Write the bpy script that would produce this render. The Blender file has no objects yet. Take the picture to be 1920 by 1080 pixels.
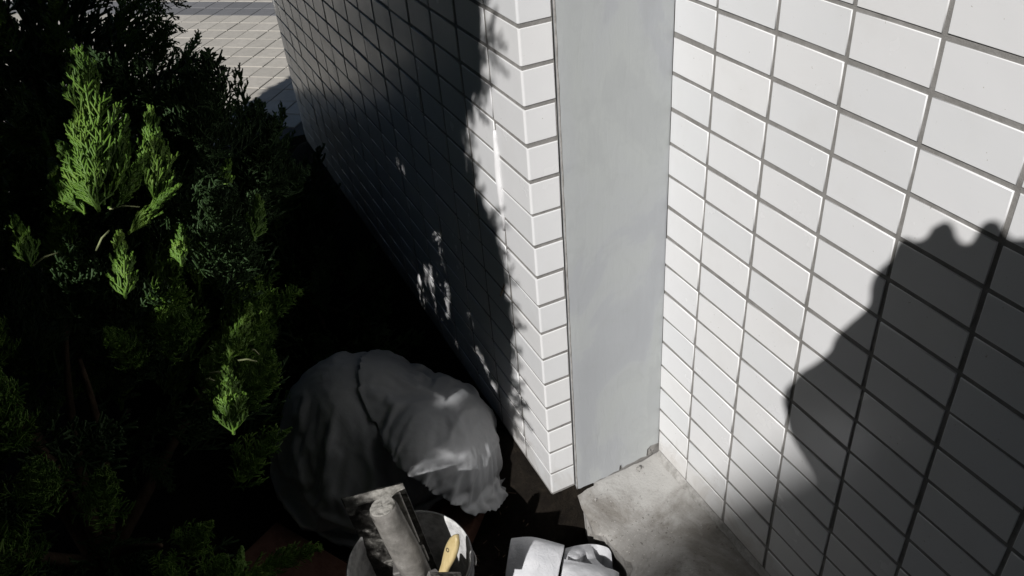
import bpy, bmesh, math, random
import numpy as np
from mathutils import Vector, Matrix, Euler, noise

# ------------------------------------------------------------------ camera, sky, sun, exposure
SC = bpy.context.scene
COL = SC.collection
CAM_LOC = Vector((-0.3945, -0.8482, 1.1233))
CAM_ROT = Euler((math.radians(54.434), math.radians(4.430), math.radians(-25.973)), 'XYZ')
FPX = 1544.45                                   # focal length in pixels of a 1920 wide picture
cam_data = bpy.data.cameras.new('camera'); cam = bpy.data.objects.new('camera', cam_data); COL.objects.link(cam)
cam.location = CAM_LOC; cam.rotation_euler = CAM_ROT
cam_data.sensor_width = 36.0; cam_data.lens = 36.0 * FPX / 1920.0
cam_data.clip_start = 0.004; cam_data.clip_end = 500.0
SC.camera = cam

SUN = Vector((0.61, 0.505, -0.61)).normalized()  # the way the light travels
elev = math.asin(-SUN.z); azim = math.atan2(-SUN.x, -SUN.y)
world = bpy.data.worlds.new('World'); SC.world = world; world.use_nodes = True
wn = world.node_tree.nodes; wl = world.node_tree.links
sky = wn.new('ShaderNodeTexSky'); sky.sky_type = 'NISHITA'; sky.sun_disc = False
sky.sun_elevation = elev; sky.sun_rotation = azim % (2 * math.pi)
bg = wn['Background']; bg.inputs['Strength'].default_value = 0.05
wl.new(sky.outputs['Color'], bg.inputs['Color'])
sun_data = bpy.data.lights.new('sun', 'SUN'); sun_data.energy = 5.0; sun_data.angle = math.radians(0.53)
sun_data.color = (1.0, 0.975, 0.95)
sun = bpy.data.objects.new('sun', sun_data); COL.objects.link(sun)
sun.rotation_euler = SUN.to_track_quat('-Z', 'Y').to_euler(); sun.location = (-4, -4, 6)
SC.view_settings.view_transform = 'Standard'; SC.view_settings.look = 'None'
SC.view_settings.gamma = 1.0; SC.view_settings.use_curve_mapping = False
SC.view_settings.exposure = -0.18
SC.cycles.max_bounces = 8; SC.cycles.diffuse_bounces = 4; SC.cycles.glossy_bounces = 4

# ------------------------------------------------------------------ helpers
RM = CAM_ROT.to_matrix()
def pt(px, py, depth):                           # a pixel and a distance along the view axis -> a point
    return CAM_LOC + RM @ Vector(((px - 960) / FPX, -(py - 540) / FPX, -1.0)) * depth
def cw(r, u, b):                                 # right / up / back of the lens -> a point
    return CAM_LOC + RM @ Vector((r, u, b))
def to_px(p):
    v = RM.transposed() @ (Vector(p) - CAM_LOC)
    if v.z > -0.01: return None
    return (960 + FPX * v.x / -v.z, 540 - FPX * v.y / -v.z)
def uv_sun(P):                                   # across / along coordinates of a point as seen from the sun
    P = np.asarray(P)
    return P[..., 1] - SUN.y / SUN.x * P[..., 0], P[..., 2] - SUN.z / SUN.x * P[..., 0]

def tag(o, label=None, cat=None, group=None, kind=None):
    if label: o['label'] = label
    if cat: o['category'] = cat
    if group: o['group'] = group
    if kind: o['kind'] = kind
    return o
def empty(name, loc=(0, 0, 0)):
    o = bpy.data.objects.new(name, None); o.empty_display_size = 0.05
    COL.objects.link(o); o.location = loc; return o
def link(name, me, m=None, parent=None, smooth=False):
    if m is not None and len(me.materials) == 0: me.materials.append(m)
    if smooth: me.polygons.foreach_set('use_smooth', [True] * len(me.polygons))
    o = bpy.data.objects.new(name, me); COL.objects.link(o)
    if parent is not None:
        o.parent = parent
        o.matrix_parent_inverse = Matrix.Translation(-Vector(parent.location)) if parent.type == 'EMPTY' else Matrix()
    return o
def pymesh(name, verts, faces):
    me = bpy.data.meshes.new(name); me.from_pydata([tuple(v) for v in verts], [], faces); me.update(); return me
def bmmesh(name, bm):
    bmesh.ops.recalc_face_normals(bm, faces=bm.faces)
    me = bpy.data.meshes.new(name); bm.to_mesh(me); bm.free(); return me
def trimesh(name, V, F):                         # fast mesh out of numpy arrays
    me = bpy.data.meshes.new(name)
    me.vertices.add(len(V)); me.vertices.foreach_set('co', np.ascontiguousarray(V, dtype=np.float32).ravel())
    me.loops.add(F.size); me.loops.foreach_set('vertex_index', np.ascontiguousarray(F, dtype=np.int32).ravel())
    me.polygons.add(len(F)); me.polygons.foreach_set('loop_start', np.arange(0, F.size, F.shape[1], dtype=np.int32))
    me.update(calc_edges=True); me.validate(); return me
def box_bm(bm, lo, hi, bevel=0.0, mat=None):
    g = bmesh.ops.create_cube(bm, size=1.0)
    vs = g['verts']
    for v in vs:
        v.co = Vector([lo[i] + (v.co[i] + 0.5) * (hi[i] - lo[i]) for i in range(3)])
    if bevel > 0:
        es = list({e for v in vs for e in v.link_edges})
        r = bmesh.ops.bevel(bm, geom=es, offset=bevel, segments=2, affect='EDGES', profile=0.5)
        vs = list({v for f in r['faces'] for v in f.verts} | {v for v in vs if v.is_valid})
    if mat is not None:
        for v in vs: v.co = mat @ v.co
    return vs
def box(name, lo, hi, m, parent=None, bevel=0.0, mat=None):
    bm = bmesh.new(); box_bm(bm, lo, hi, bevel, mat); return link(name, bmmesh(name, bm), m, parent)
def lathe(prof, n=48, center=(0, 0, 0)):
    V, F = [], []
    for r, z in prof:
        for k in range(n):
            a = 2 * math.pi * k / n
            V.append((center[0] + r * math.cos(a), center[1] + r * math.sin(a), center[2] + z))
    for i in range(len(prof) - 1):
        for k in range(n):
            k2 = (k + 1) % n
            F.append((i * n + k, i * n + k2, (i + 1) * n + k2, (i + 1) * n + k))
    return V, F
def tube(name, pts, rad, m, parent=None, n=8):
    pts = [Vector(p) for p in pts]; V, F = [], []
    rads = rad if isinstance(rad, (list, tuple)) else [rad] * len(pts)
    t0 = (pts[1] - pts[0]).normalized(); up = t0.orthogonal().normalized()
    for i, p in enumerate(pts):
        t = (pts[min(i + 1, len(pts) - 1)] - pts[max(i - 1, 0)]).normalized()
        up = (up - t * up.dot(t)).normalized(); sd = t.cross(up)
        for k in range(n):
            a = 2 * math.pi * k / n
            V.append(p + (up * math.cos(a) + sd * math.sin(a)) * rads[i])
    for i in range(len(pts) - 1):
        for k in range(n):
            F.append((i * n + k, i * n + (k + 1) % n, (i + 1) * n + (k + 1) % n, (i + 1) * n + k))
    F.append(tuple(range(n - 1, -1, -1))); F.append(tuple((len(pts) - 1) * n + k for k in range(n)))
    return link(name, pymesh(name, V, F), m, parent, smooth=True)

# ------------------------------------------------------------------ materials
def material(name, col, rough=0.6, spec=0.5, build=None):
    m = bpy.data.materials.new(name); m.use_nodes = True
    nt = m.node_tree; b = nt.nodes['Principled BSDF']
    b.inputs['Base Color'].default_value = (*col, 1); b.inputs['Roughness'].default_value = rough
    b.inputs['Specular IOR Level'].default_value = spec
    if build: build(nt, b)
    return m
def N(nt, t, **kw):
    n = nt.nodes.new(t)
    for k, v in kw.items():
        if k in n.inputs: n.inputs[k].default_value = v
        else: setattr(n, k, v)
    return n
def coords(nt, obj=True, scale=(1, 1, 1)):
    if obj:
        c = nt.nodes.new('ShaderNodeTexCoord'); src = c.outputs['Object']
    else:
        c = nt.nodes.new('ShaderNodeNewGeometry'); src = c.outputs['Position']
    mp = nt.nodes.new('ShaderNodeMapping'); mp.inputs['Scale'].default_value = scale
    nt.links.new(src, mp.inputs['Vector']); return mp.outputs['Vector']
def noise_tex(nt, vec, scale, detail=4.0, rough=0.55, dist=0.0):
    n = nt.nodes.new('ShaderNodeTexNoise'); n.inputs['Scale'].default_value = scale
    n.inputs['Detail'].default_value = detail; n.inputs['Roughness'].default_value = rough
    n.inputs['Distortion'].default_value = dist
    nt.links.new(vec, n.inputs['Vector']); return n.outputs['Fac']
def ramp(nt, fac, stops):
    r = nt.nodes.new('ShaderNodeValToRGB'); e = r.color_ramp.elements
    while len(e) > 1: e.remove(e[-1])
    e[0].position = stops[0][0]; e[0].color = (*stops[0][1], 1)
    for p, c in stops[1:]:
        x = e.new(p); x.color = (*c, 1)
    nt.links.new(fac, r.inputs['Fac']); return r.outputs['Color']
def mix(nt, fac, a, b, mode='MIX'):
    n = nt.nodes.new('ShaderNodeMix'); n.data_type = 'RGBA'; n.blend_type = mode
    for s, v in ((n.inputs[0], fac), (n.inputs[6], a), (n.inputs[7], b)):
        if hasattr(v, 'is_linked'): nt.links.new(v, s)
        elif isinstance(v, (int, float)): s.default_value = v
        else: s.default_value = (*v, 1)
    return n.outputs[2]
def bump(nt, b, h, strength, dist):
    n = nt.nodes.new('ShaderNodeBump'); n.inputs['Strength'].default_value = strength; n.inputs['Distance'].default_value = dist
    nt.links.new(h, n.inputs['Height']); nt.links.new(n.outputs['Normal'], b.inputs['Normal']); return n

def m_tile(nt, b):
    v = coords(nt, False)
    oi = nt.nodes.new('ShaderNodeObjectInfo')
    c = ramp(nt, oi.outputs['Random'], [(0, (.745, .755, .765)), (.5, (.785, .79, .80)), (1, (.80, .80, .80))])
    st = ramp(nt, noise_tex(nt, v, 9, 5, .6), [(.55, (0, 0, 0)), (.8, (.35, .35, .35))])
    c2 = mix(nt, st, c, (.66, .65, .63))
    sp = ramp(nt, noise_tex(nt, v, 260, 2, .5), [(.74, (0, 0, 0)), (.78, (1, 1, 1))])
    c3 = mix(nt, sp, c2, (.52, .50, .47))
    pz = nt.nodes.new('ShaderNodeNewGeometry'); sz = nt.nodes.new('ShaderNodeSeparateXYZ'); nt.links.new(pz.outputs['Position'], sz.inputs[0])
    gz = nt.nodes.new('ShaderNodeMath'); gz.operation = 'MULTIPLY_ADD'; nt.links.new(sz.outputs['Z'], gz.inputs[0]); gz.inputs[1].default_value = -2.2; nt.links.new(noise_tex(nt, v, 11, 7, .7, .8), gz.inputs[2])
    gr = ramp(nt, gz.outputs[0], [(.30, (0, 0, 0)), (.62, (.5, .5, .5))])
    c3 = mix(nt, gr, c3, (.40, .355, .30))
    nt.links.new(c3, b.inputs['Base Color'])
    rr = ramp(nt, noise_tex(nt, v, 14, 4, .6), [(.3, (.17,) * 3), (.75, (.30,) * 3)])
    nt.links.new(rr, b.inputs['Roughness'])
    bump(nt, b, noise_tex(nt, v, 22, 2, .5), .12, .004)
MAT_TILE = material('glazed_tile', (.72, .72, .71), .2, .5, m_tile)
def m_grout(nt, b):
    v = coords(nt, False)
    f = noise_tex(nt, v, 55, 6, .7)
    c = ramp(nt, f, [(.3, (.185, .178, .168)), (.5, (.25, .243, .232)), (.75, (.32, .31, .30))])
    sp = ramp(nt, noise_tex(nt, v, 900, 2, .5), [(.66, (0, 0, 0)), (.74, (.6, .6, .6))])
    c = mix(nt, sp, c, (.46, .45, .43))
    nt.links.new(c, b.inputs['Base Color'])
    bump(nt, b, noise_tex(nt, v, 700, 3, .6), .5, .0012)
MAT_GROUT = material('grout', (.21, .2, .19), .9, .2, m_grout)
def m_plaster(nt, b):
    v = coords(nt, False); v2 = coords(nt, False, (7, 7, 3.6))
    f = noise_tex(nt, v2, 1.1, 5, .55, .9)
    c = ramp(nt, f, [(.34, (.375, .390, .408)), (.45, (.395, .411, .428)), (.475, (.415, .433, .441)), (.6, (.422, .442, .440)), (.64, (.402, .42, .422)), (.75, (.395, .412, .416))])
    f2 = noise_tex(nt, v, 26, 6, .65, 1.2)
    c = mix(nt, ramp(nt, f2, [(.5, (0, 0, 0)), (.72, (.5, .5, .5))]), c, (.37, .385, .39))
    nt.links.new(c, b.inputs['Base Color'])
    rr = ramp(nt, f, [(.3, (.42,) * 3), (.7, (.62,) * 3)]); nt.links.new(rr, b.inputs['Roughness'])
    v3 = coords(nt, False, (40, 40, 9))
    bump(nt, b, noise_tex(nt, v3, 2.0, 6, .6, .6), .3, .002)
MAT_PLASTER = material('skim_plaster', (.54, .54, .54), .5, .4, m_plaster)
def m_concrete(nt, b):
    v = coords(nt, False)
    f = noise_tex(nt, v, 12, 8, .66)
    c = ramp(nt, f, [(.3, (.22, .21, .195)), (.48, (.31, .30, .285)), (.7, (.41, .40, .385))])
    sp = ramp(nt, noise_tex(nt, v, 230, 3, .6), [(.62, (0, 0, 0)), (.7, (.85, .85, .85))])
    c = mix(nt, sp, c, (.48, .465, .43))
    dk = ramp(nt, noise_tex(nt, v, 170, 3, .6), [(.3, (.9, .9, .9)), (.37, (0, 0, 0))])
    c = mix(nt, dk, c, (.09, .08, .07))
    # trodden grime in the middle, whiter dust towards the inner corner of the two walls
    pos = nt.nodes.new('ShaderNodeNewGeometry'); sx = nt.nodes.new('ShaderNodeSeparateXYZ'); nt.links.new(pos.outputs['Position'], sx.inputs[0])
    dx_ = nt.nodes.new('ShaderNodeMath'); dx_.operation = 'MULTIPLY_ADD'; nt.links.new(sx.outputs['X'], dx_.inputs[0]); dx_.inputs[1].default_value = 2.6; dx_.inputs[2].default_value = -.02
    dy_ = nt.nodes.new('ShaderNodeMath'); dy_.operation = 'MULTIPLY_ADD'; nt.links.new(sx.outputs['Y'], dy_.inputs[0]); dy_.inputs[1].default_value = 2.8; nt.links.new(dx_.outputs[0], dy_.inputs[2])
    ds_ = nt.nodes.new('ShaderNodeMath'); ds_.operation = 'ADD'; nt.links.new(dy_.outputs[0], ds_.inputs[0]); nt.links.new(noise_tex(nt, v, 16, 6, .65, .9), ds_.inputs[1])
    dust = ramp(nt, ds_.outputs[0], [(.50, (0, 0, 0)), (.62, (.35, .35, .35)), (.82, (.8, .8, .8))])
    c = mix(nt, ramp(nt, noise_tex(nt, v, 5.5, 6, .7, 1.4), [(.42, (.7, .7, .7)), (.56, (0, 0, 0))]), c, (.17, .155, .135))
    c = mix(nt, dust, c, (.46, .455, .44))
    nt.links.new(c, b.inputs['Base Color'])
    bump(nt, b, noise_tex(nt, v, 190, 5, .7), .6, .0025)
MAT_CONC = material('screed', (.3, .29, .27), .9, .25, m_concrete)
def m_mortar(nt, b):
    v = coords(nt, False)
    c = ramp(nt, noise_tex(nt, v, 60, 6, .7), [(.3, (.22, .215, .2)), (.6, (.42, .41, .395)), (.8, (.55, .54, .52))])
    nt.links.new(c, b.inputs['Base Color']); bump(nt, b, noise_tex(nt, v, 260, 4, .7), .7, .002)
MAT_MORTAR = material('mortar', (.4, .4, .38), .9, .2, m_mortar)
def m_soil(nt, b):
    v = coords(nt, False)
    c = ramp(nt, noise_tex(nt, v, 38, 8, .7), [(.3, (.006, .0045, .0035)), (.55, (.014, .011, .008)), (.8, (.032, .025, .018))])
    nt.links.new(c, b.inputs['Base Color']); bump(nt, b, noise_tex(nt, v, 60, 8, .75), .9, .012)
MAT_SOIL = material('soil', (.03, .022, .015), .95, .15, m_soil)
def m_paver(dark):
    def f(nt, b):
        v = coords(nt, False); oi = nt.nodes.new('ShaderNodeObjectInfo')
        if dark: st = [(0, (.15, .15, .155)), (1, (.20, .20, .205))]
        else: st = [(0, (.42, .395, .35)), (.5, (.45, .425, .375)), (1, (.48, .45, .40))]
        c = ramp(nt, oi.outputs['Random'], st)
        c = mix(nt, ramp(nt, noise_tex(nt, v, 30, 6, .7), [(.4, (0, 0, 0)), (.8, (.45, .45, .45))]), c, (.24, .225, .20) if not dark else (.11, .11, .11))
        nt.links.new(c, b.inputs['Base Color']); bump(nt, b, noise_tex(nt, v, 250, 4, .6), .3, .001)
    return f
MAT_PAVE = material('paver_light', (.4, .38, .34), .75, .3, m_paver(False))
MAT_PAVED = material('paver_grey', (.17, .17, .18), .75, .3, m_paver(True))
MAT_BED = material('jointing', (.10, .095, .085), .95, .2)
def m_leaf(nt, b):
    v = coords(nt, False)
    f = noise_tex(nt, v, 26, 3, .6)
    c = ramp(nt, f, [(.3, (.06, .125, .017)), (.5, (.105, .205, .027)), (.72, (.155, .25, .04))])
    nt.links.new(c, b.inputs['Base Color'])
    b.inputs['Subsurface Weight'].default_value = 0.0
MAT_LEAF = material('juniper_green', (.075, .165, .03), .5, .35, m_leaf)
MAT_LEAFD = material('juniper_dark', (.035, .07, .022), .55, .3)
def m_bark(nt, b):
    v = coords(nt, False, (1, 1, .2))
    c = ramp(nt, noise_tex(nt, v, 90, 6, .7), [(.3, (.05, .032, .02)), (.7, (.16, .11, .075))])
    nt.links.new(c, b.inputs['Base Color']); bump(nt, b, noise_tex(nt, v, 160, 5, .7), .8, .003)
MAT_TWIG = material('pale_twig', (.30, .33, .17), .7, .2)
MAT_BARK = material('bark', (.1, .07, .05), .9, .2, m_bark)
def m_cloth(nt, b):
    v = coords(nt, False)
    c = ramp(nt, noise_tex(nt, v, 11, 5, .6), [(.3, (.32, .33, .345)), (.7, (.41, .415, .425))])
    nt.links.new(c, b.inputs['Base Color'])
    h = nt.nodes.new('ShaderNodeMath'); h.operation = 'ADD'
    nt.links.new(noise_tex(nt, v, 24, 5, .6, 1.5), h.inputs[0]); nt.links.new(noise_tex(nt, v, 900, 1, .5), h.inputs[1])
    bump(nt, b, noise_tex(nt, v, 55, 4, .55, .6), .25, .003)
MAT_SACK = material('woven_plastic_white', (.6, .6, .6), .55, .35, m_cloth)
def m_paper(nt, b):
    v = coords(nt, False)
    c = ramp(nt, noise_tex(nt, v, 40, 5, .6), [(.3, (.56, .57, .60)), (.7, (.66, .665, .69))])
    nt.links.new(c, b.inputs['Base Color']); bump(nt, b, noise_tex(nt, v, 120, 5, .7, .8), .7, .0025)
MAT_PAPER = material('white_paper', (.75, .75, .76), .7, .3, m_paper)
def m_metal(nt, b):
    v = coords(nt, False)
    f = noise_tex(nt, v, 60, 6, .7, .5)
    c = ramp(nt, f, [(.35, (.04, .038, .036)), (.55, (.08, .077, .07)), (.68, (.28, .27, .25)), (.8, (.42, .41, .38))])
    nt.links.new(c, b.inputs['Base Color'])
    nt.links.new(ramp(nt, f, [(.35, (.35,) * 3), (.7, (.85,) * 3)]), b.inputs['Roughness'])
    nt.links.new(ramp(nt, f, [(.4, (.8,) * 3), (.6, (.0,) * 3)]), b.inputs['Metallic'])
    bump(nt, b, noise_tex(nt, v, 150, 4, .7), .5, .001)
MAT_BLADE = material('smeared_steel', (.2, .2, .19), .5, .5, m_metal)
def m_handle(nt, b):
    v = coords(nt, False)
    c = ramp(nt, noise_tex(nt, v, 45, 6, .68), [(.3, (.12, .115, .105)), (.55, (.215, .205, .19)), (.8, (.35, .34, .32))])
    sp = ramp(nt, noise_tex(nt, v, 190, 3, .6), [(.68, (0, 0, 0)), (.73, (.9, .9, .9))])
    c = mix(nt, sp, c, (.06, .05, .045))
    nt.links.new(c, b.inputs['Base Color']); bump(nt, b, noise_tex(nt, v, 180, 4, .7), .5, .0015)
MAT_HANDLE = material('mortar_caked_handle', (.3, .29, .27), .8, .3, m_handle)
def m_crust(nt, b):
    v = coords(nt, False)
    c = ramp(nt, noise_tex(nt, v, 70, 7, .72), [(.3, (.13, .125, .11)), (.5, (.33, .32, .295)), (.75, (.50, .485, .45))])
    nt.links.new(c, b.inputs['Base Color']); bump(nt, b, noise_tex(nt, v, 210, 5, .75), .9, .002)
MAT_CRUST = material('dried_mortar_crust', (.34, .33, .3), .9, .2, m_crust)
def m_pail(nt, b):
    v = coords(nt, False)
    f = noise_tex(nt, v, 50, 6, .7)
    c = ramp(nt, f, [(.3, (.30, .30, .30)), (.55, (.62, .62, .615)), (.7, (.72, .72, .71))])
    nt.links.new(c, b.inputs['Base Color']); bump(nt, b, noise_tex(nt, v, 160, 4, .7), .5, .0015)
MAT_PAILIN = material('pail_lining', (.6, .6, .6), .75, .3, m_pail)
MAT_PAIL = material('pail_shell', (.09, .09, .095), .45, .5)
MAT_SLURRY = material('slurry', (.12, .115, .11), .5, .4)
def m_wood(nt, b):
    v = coords(nt, True, (1, 1, .12))
    c = ramp(nt, noise_tex(nt, v, 140, 5, .6), [(.3, (.46, .36, .17)), (.6, (.58, .465, .245)), (.8, (.64, .53, .31))])
    nt.links.new(c, b.inputs['Base Color'])
MAT_WOOD = material('pale_varnished_wood', (.65, .48, .21), .35, .5, m_wood)
MAT_BRISTLE = material('bristle', (.06, .05, .04), .9, .2)
MAT_STEEL = material('dull_steel', (.28, .27, .26), .5, .5); MAT_STEEL.node_tree.nodes['Principled BSDF'].inputs['Metallic'].default_value = .7
def m_brick(nt, b):
    v = coords(nt, False)
    c = ramp(nt, noise_tex(nt, v, 60, 6, .7), [(.3, (.12, .058, .042)), (.7, (.20, .105, .078))])
    nt.links.new(c, b.inputs['Base Color']); bump(nt, b, noise_tex(nt, v, 200, 4, .7), .5, .002)
MAT_BRICK = material('red_brick', (.22, .09, .06), .9, .2, m_brick)
MAT_SEAL = material('white_sealant', (.80, .80, .81), .4, .4)
MAT_SKIN = material('skin', (.45, .27, .19), .5, .4)
MAT_JACKET = material('dark_jacket', (.03, .032, .04), .85, .2)
MAT_TROUSER = material('dark_trousers', (.02, .022, .03), .9, .2)
MAT_HAIR = material('black_hair', (.012, .01, .009), .5, .4)
MAT_BLACK = material('black_plastic', (.012, .012, .013), .35, .5)
MAT_GLASS = material('dark_glass', (.02, .025, .03), .08, .6)
def m_stucco(nt, b):
    v = coords(nt, False)
    c = ramp(nt, noise_tex(nt, v, 1.3, 7, .65), [(.3, (.20, .185, .165)), (.7, (.29, .275, .25))])
    nt.links.new(c, b.inputs['Base Color']); bump(nt, b, noise_tex(nt, v, 60, 4, .6), .3, .006)
MAT_BLOCKER = material('dark_blocker', (.12, .115, .105), .9, .2)  # dark, so the added overhead slab throws little light back down
MAT_STUCCO = material('grey_stucco', (.25, .235, .21), .9, .2, m_stucco)

# ------------------------------------------------------------------ the ground, the screed ledge, the paving
W = 0.2142                                        # how far the right wall stands back from the pillar's face
SOIL = -0.085
rng = random.Random(4)
# one soil sheet, finer near the camera, out to the horizon
xs = sorted(set([-300, -80, -20, -8, -4, -3] + [round(-2 + .06 * i, 3) for i in range(28)] + [round(-.36 + .02 * i, 3) for i in range(30)] + [.3, .5, .8, 1.2, 1.6] + [2.2, 4, 8, 20, 80, 300]))
ys = sorted(set([-300, -80, -20, -8, -4, -3] + [round(-2 + .06 * i, 3) for i in range(27)] + [round(-.42 + .025 * i, 3) for i in range(90)] + [2.2, 4, 8, 20, 80, 300]))
V, F = [], []
for y in ys:
    for x in xs:
        h = 0.0
        if -2.2 < x < 1.7 and -2.2 < y < 1.7:
            h = .016 * noise.fractal(Vector((x * 6, y * 6, 2.2)), 1.0, 2.0, 5)
            # earth pushed up against the foot of the pillar
            h += .105 * math.exp(-(max(0, -x) / .075) ** 2) * max(0, min(1, (y + .05) / .06)) * (1 if x < .1 else 0)
        V.append((x, y, SOIL + min(h, .1)))
for j in range(len(ys) - 1):
    for i in range(len(xs) - 1):
        a = j * len(xs) + i; F.append((a, a + 1, a + 1 + len(xs), a + len(xs)))
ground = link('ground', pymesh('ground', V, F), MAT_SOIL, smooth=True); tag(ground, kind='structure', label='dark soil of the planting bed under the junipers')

# screed ledge at the foot of the right wall, its outer edge broken off
edge = [(.048, .003), (.043, -.015), (.038, -.032), (.0365, -.052), (.033, -.074), (.031, -.091), (.037, -.097), (.043, -.101), (.042, -.114), (.043, -.127), (.047, -.143), (.047, -.156), (.053, -.164), (.049, -.176), (.036, -.186)]
y = -.2
while y > -3.0:
    edge.append((.045 + rng.uniform(-.014, .012), y)); y -= rng.uniform(.012, .06) if y > -.8 else .3
def ledge_mesh():
    bm = bmesh.new()
    n = len(edge); cols = 26
    grid = []
    for i, (ex, ey) in enumerate(edge):
        row = []
        for c in range(cols + 1):
            t = c / cols; x = ex + (W + .004 - ex) * t
            z = .0022 * noise.fractal(Vector((x * 26, ey * 26, 1)), 1, 2, 5)
            z -= .004 * math.exp(-(t / .06) ** 2)          # worn lip
            z += .004 * math.exp(-((x - W) / .018) ** 2)   # swept up to the wall
            row.append(bm.verts.new((x, ey, z)))
        grid.append(row)
    for i in range(n - 1):
        for c in range(cols):
            bm.faces.new((grid[i][c], grid[i][c + 1], grid[i + 1][c + 1], grid[i + 1][c]))
    low = [[bm.verts.new((ex + .006 + rng.uniform(-.006, .006), ey + rng.uniform(-.004, .004), z)) for z in (-.03, -.065, -.13)] for ex, ey in edge]
    for i in range(n - 1):
        a, b = grid[i][0], grid[i + 1][0]
        for k in range(3):
            bm.faces.new((a, b, low[i + 1][k], low[i][k])); a, b = low[i][k], low[i + 1][k]
    return bmmesh('ledge', bm)
ledge = link('ledge', ledge_mesh(), MAT_CONC, smooth=False); tag(ledge, kind='structure', label='gritty grey screed ledge with a broken edge')
for p in ledge.data.polygons: p.use_smooth = p.center.z > -.006

# far paving of small square setts laid on the slant
PAV_DIR = math.radians(48.6); PAV = .1055
pave = link('pavement', pymesh('pavement', [(-9, 1.78, -.13), (9, 1.78, -.13), (9, 30, -.13), (-9, 30, -.13), (-9, 1.78, -.0042), (9, 1.78, -.0042), (9, 30, -.0042), (-9, 30, -.0042)],
            [(0, 1, 5, 4), (4, 5, 6, 7)]), MAT_BED)
tag(pave, kind='structure', label='sunlit paving of small square setts')
eh = Vector((math.cos(PAV_DIR - math.pi / 2), math.sin(PAV_DIR - math.pi / 2), 0)); ed = Vector((math.cos(PAV_DIR), math.sin(PAV_DIR), 0))
ORG = Vector((.052, 3.345, 0))                     # one joint crossing read off the photograph
def sett_mesh(nm, m):
    s = PAV / 2 - .0022; q = s - .002; V = []
    for r, z in ((s, -.006), (s, -.0016), (q, 0)):
        for a, b in ((-1, -1), (1, -1), (1, 1), (-1, 1)):
            p = eh * (a * r) + ed * (b * r); V.append((p.x, p.y, z))
    F = [(8, 9, 10, 11)] + [(i + 4 * l, (i + 1) % 4 + 4 * l, (i + 1) % 4 + 4 * l + 4, i + 4 * l + 4) for l in range(2) for i in range(4)]
    me = pymesh(nm, V, F); me.materials.append(m); return me
SETT_L = sett_mesh('sett', MAT_PAVE); SETT_D = sett_mesh('sett_grey', MAT_PAVED)
cand = []
for i in range(-90, 90):
    for j in range(-60, 90):
        c = ORG + eh * ((i + .5) * PAV) + ed * ((j + .5) * PAV)
        if c.y < 1.86 or c.y > 9 or abs(c.x) > 3.2: continue
        px = to_px(c); seen = px is not None and -60 < px[0] < 640 and -60 < px[1] < 420
        cand.append((0 if seen else 1, (c - CAM_LOC).length, c, j))
cand.sort(key=lambda a: (a[0], a[1]))
restV = {0: [], 1: []}; restF = {0: [], 1: []}
for k, (s, d, c, j) in enumerate(cand):
    dark = j in (0, 1, 12, 13)
    z = rng.uniform(-.0008, .0008)
    if k < 290:
        o = bpy.data.objects.new('sett', SETT_D if dark else SETT_L); COL.objects.link(o); o.parent = pave
        o.location = (c.x, c.y, z); o.rotation_euler = (rng.uniform(-.006, .006), rng.uniform(-.006, .006), 0)
    else:
        me = SETT_D if dark else SETT_L; key = int(dark); b0 = len(restV[key])
        restV[key] += [(v.co.x + c.x, v.co.y + c.y, v.co.z + z) for v in me.vertices]
        restF[key] += [tuple(b0 + q for q in p.vertices) for p in me.polygons]
for key, m in ((0, MAT_PAVE), (1, MAT_PAVED)):
    o = link('far_setts', pymesh('far_setts', restV[key], restF[key]), m, pave); o['kind'] = 'stuff'

# ------------------------------------------------------------------ tiled walls
TL, TH, TT = .0945, .0442, .007                    # tile length, height, thickness
def tile_mesh(nm, ln, h=TH):
    V = []; b = .0011
    for x, dy in ((TT, 0), (.0005, 0), (.0001, .0002), (0, .0006)):
        for a, c in ((-1, -1), (1, -1), (1, 1), (-1, 1)):
            V.append((x, a * (ln / 2 - dy), c * (h / 2 - dy)))
    F = [(12, 13, 14, 15)] + [(i + 4 * l, (i + 1) % 4 + 4 * l, (i + 1) % 4 + 4 * l + 4, i + 4 * l + 4) for l in range(3) for i in range(4)]
    F = [tuple(reversed(f)) for f in F]
    me = pymesh(nm, V, F); me.materials.append(MAT_TILE)
    bm = bmesh.new(); bm.from_mesh(me); bmesh.ops.recalc_face_normals(bm, faces=bm.faces); bm.to_mesh(me); bm.free()
    me.polygons.foreach_set('use_smooth', [len(p.vertices) == 4 and i > 0 for i, p in enumerate(me.polygons)])
    return me
class TileField:
    def __init__(self, thing): self.thing = thing; self.V = []; self.F = []; self.count = 0
    def add(self, me, loc, single):
        rx = (rng.gauss(0, .0018), rng.gauss(0, .0035), rng.gauss(0, .0035)); loc = (loc[0] + rng.gauss(0, .0003), loc[1] + rng.gauss(0, .0004), loc[2] + rng.gauss(0, .0004))
        if single:
            o = bpy.data.objects.new('tile', me); COL.objects.link(o); o.parent = self.thing
            o.matrix_parent_inverse = Matrix.Translation(-Vector(self.thing.location))
            o.location = loc; o.rotation_euler = rx; self.count += 1
        else:
            mt = Matrix.Translation(loc) @ Euler(rx).to_matrix().to_4x4(); b0 = len(self.V)
            self.V += [tuple(mt @ v.co) for v in me.vertices]; self.F += [tuple(b0 + q for q in p.vertices) for p in me.polygons]
    def finish(self, name):
        o = link(name, pymesh(name, self.V, self.F), MAT_TILE, self.thing); o['kind'] = 'stuff'
def in_view(p, m=70):
    q = to_px(p); return q is not None and -m < q[0] < 1920 + m and -m < q[1] < 1080 + m

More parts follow.
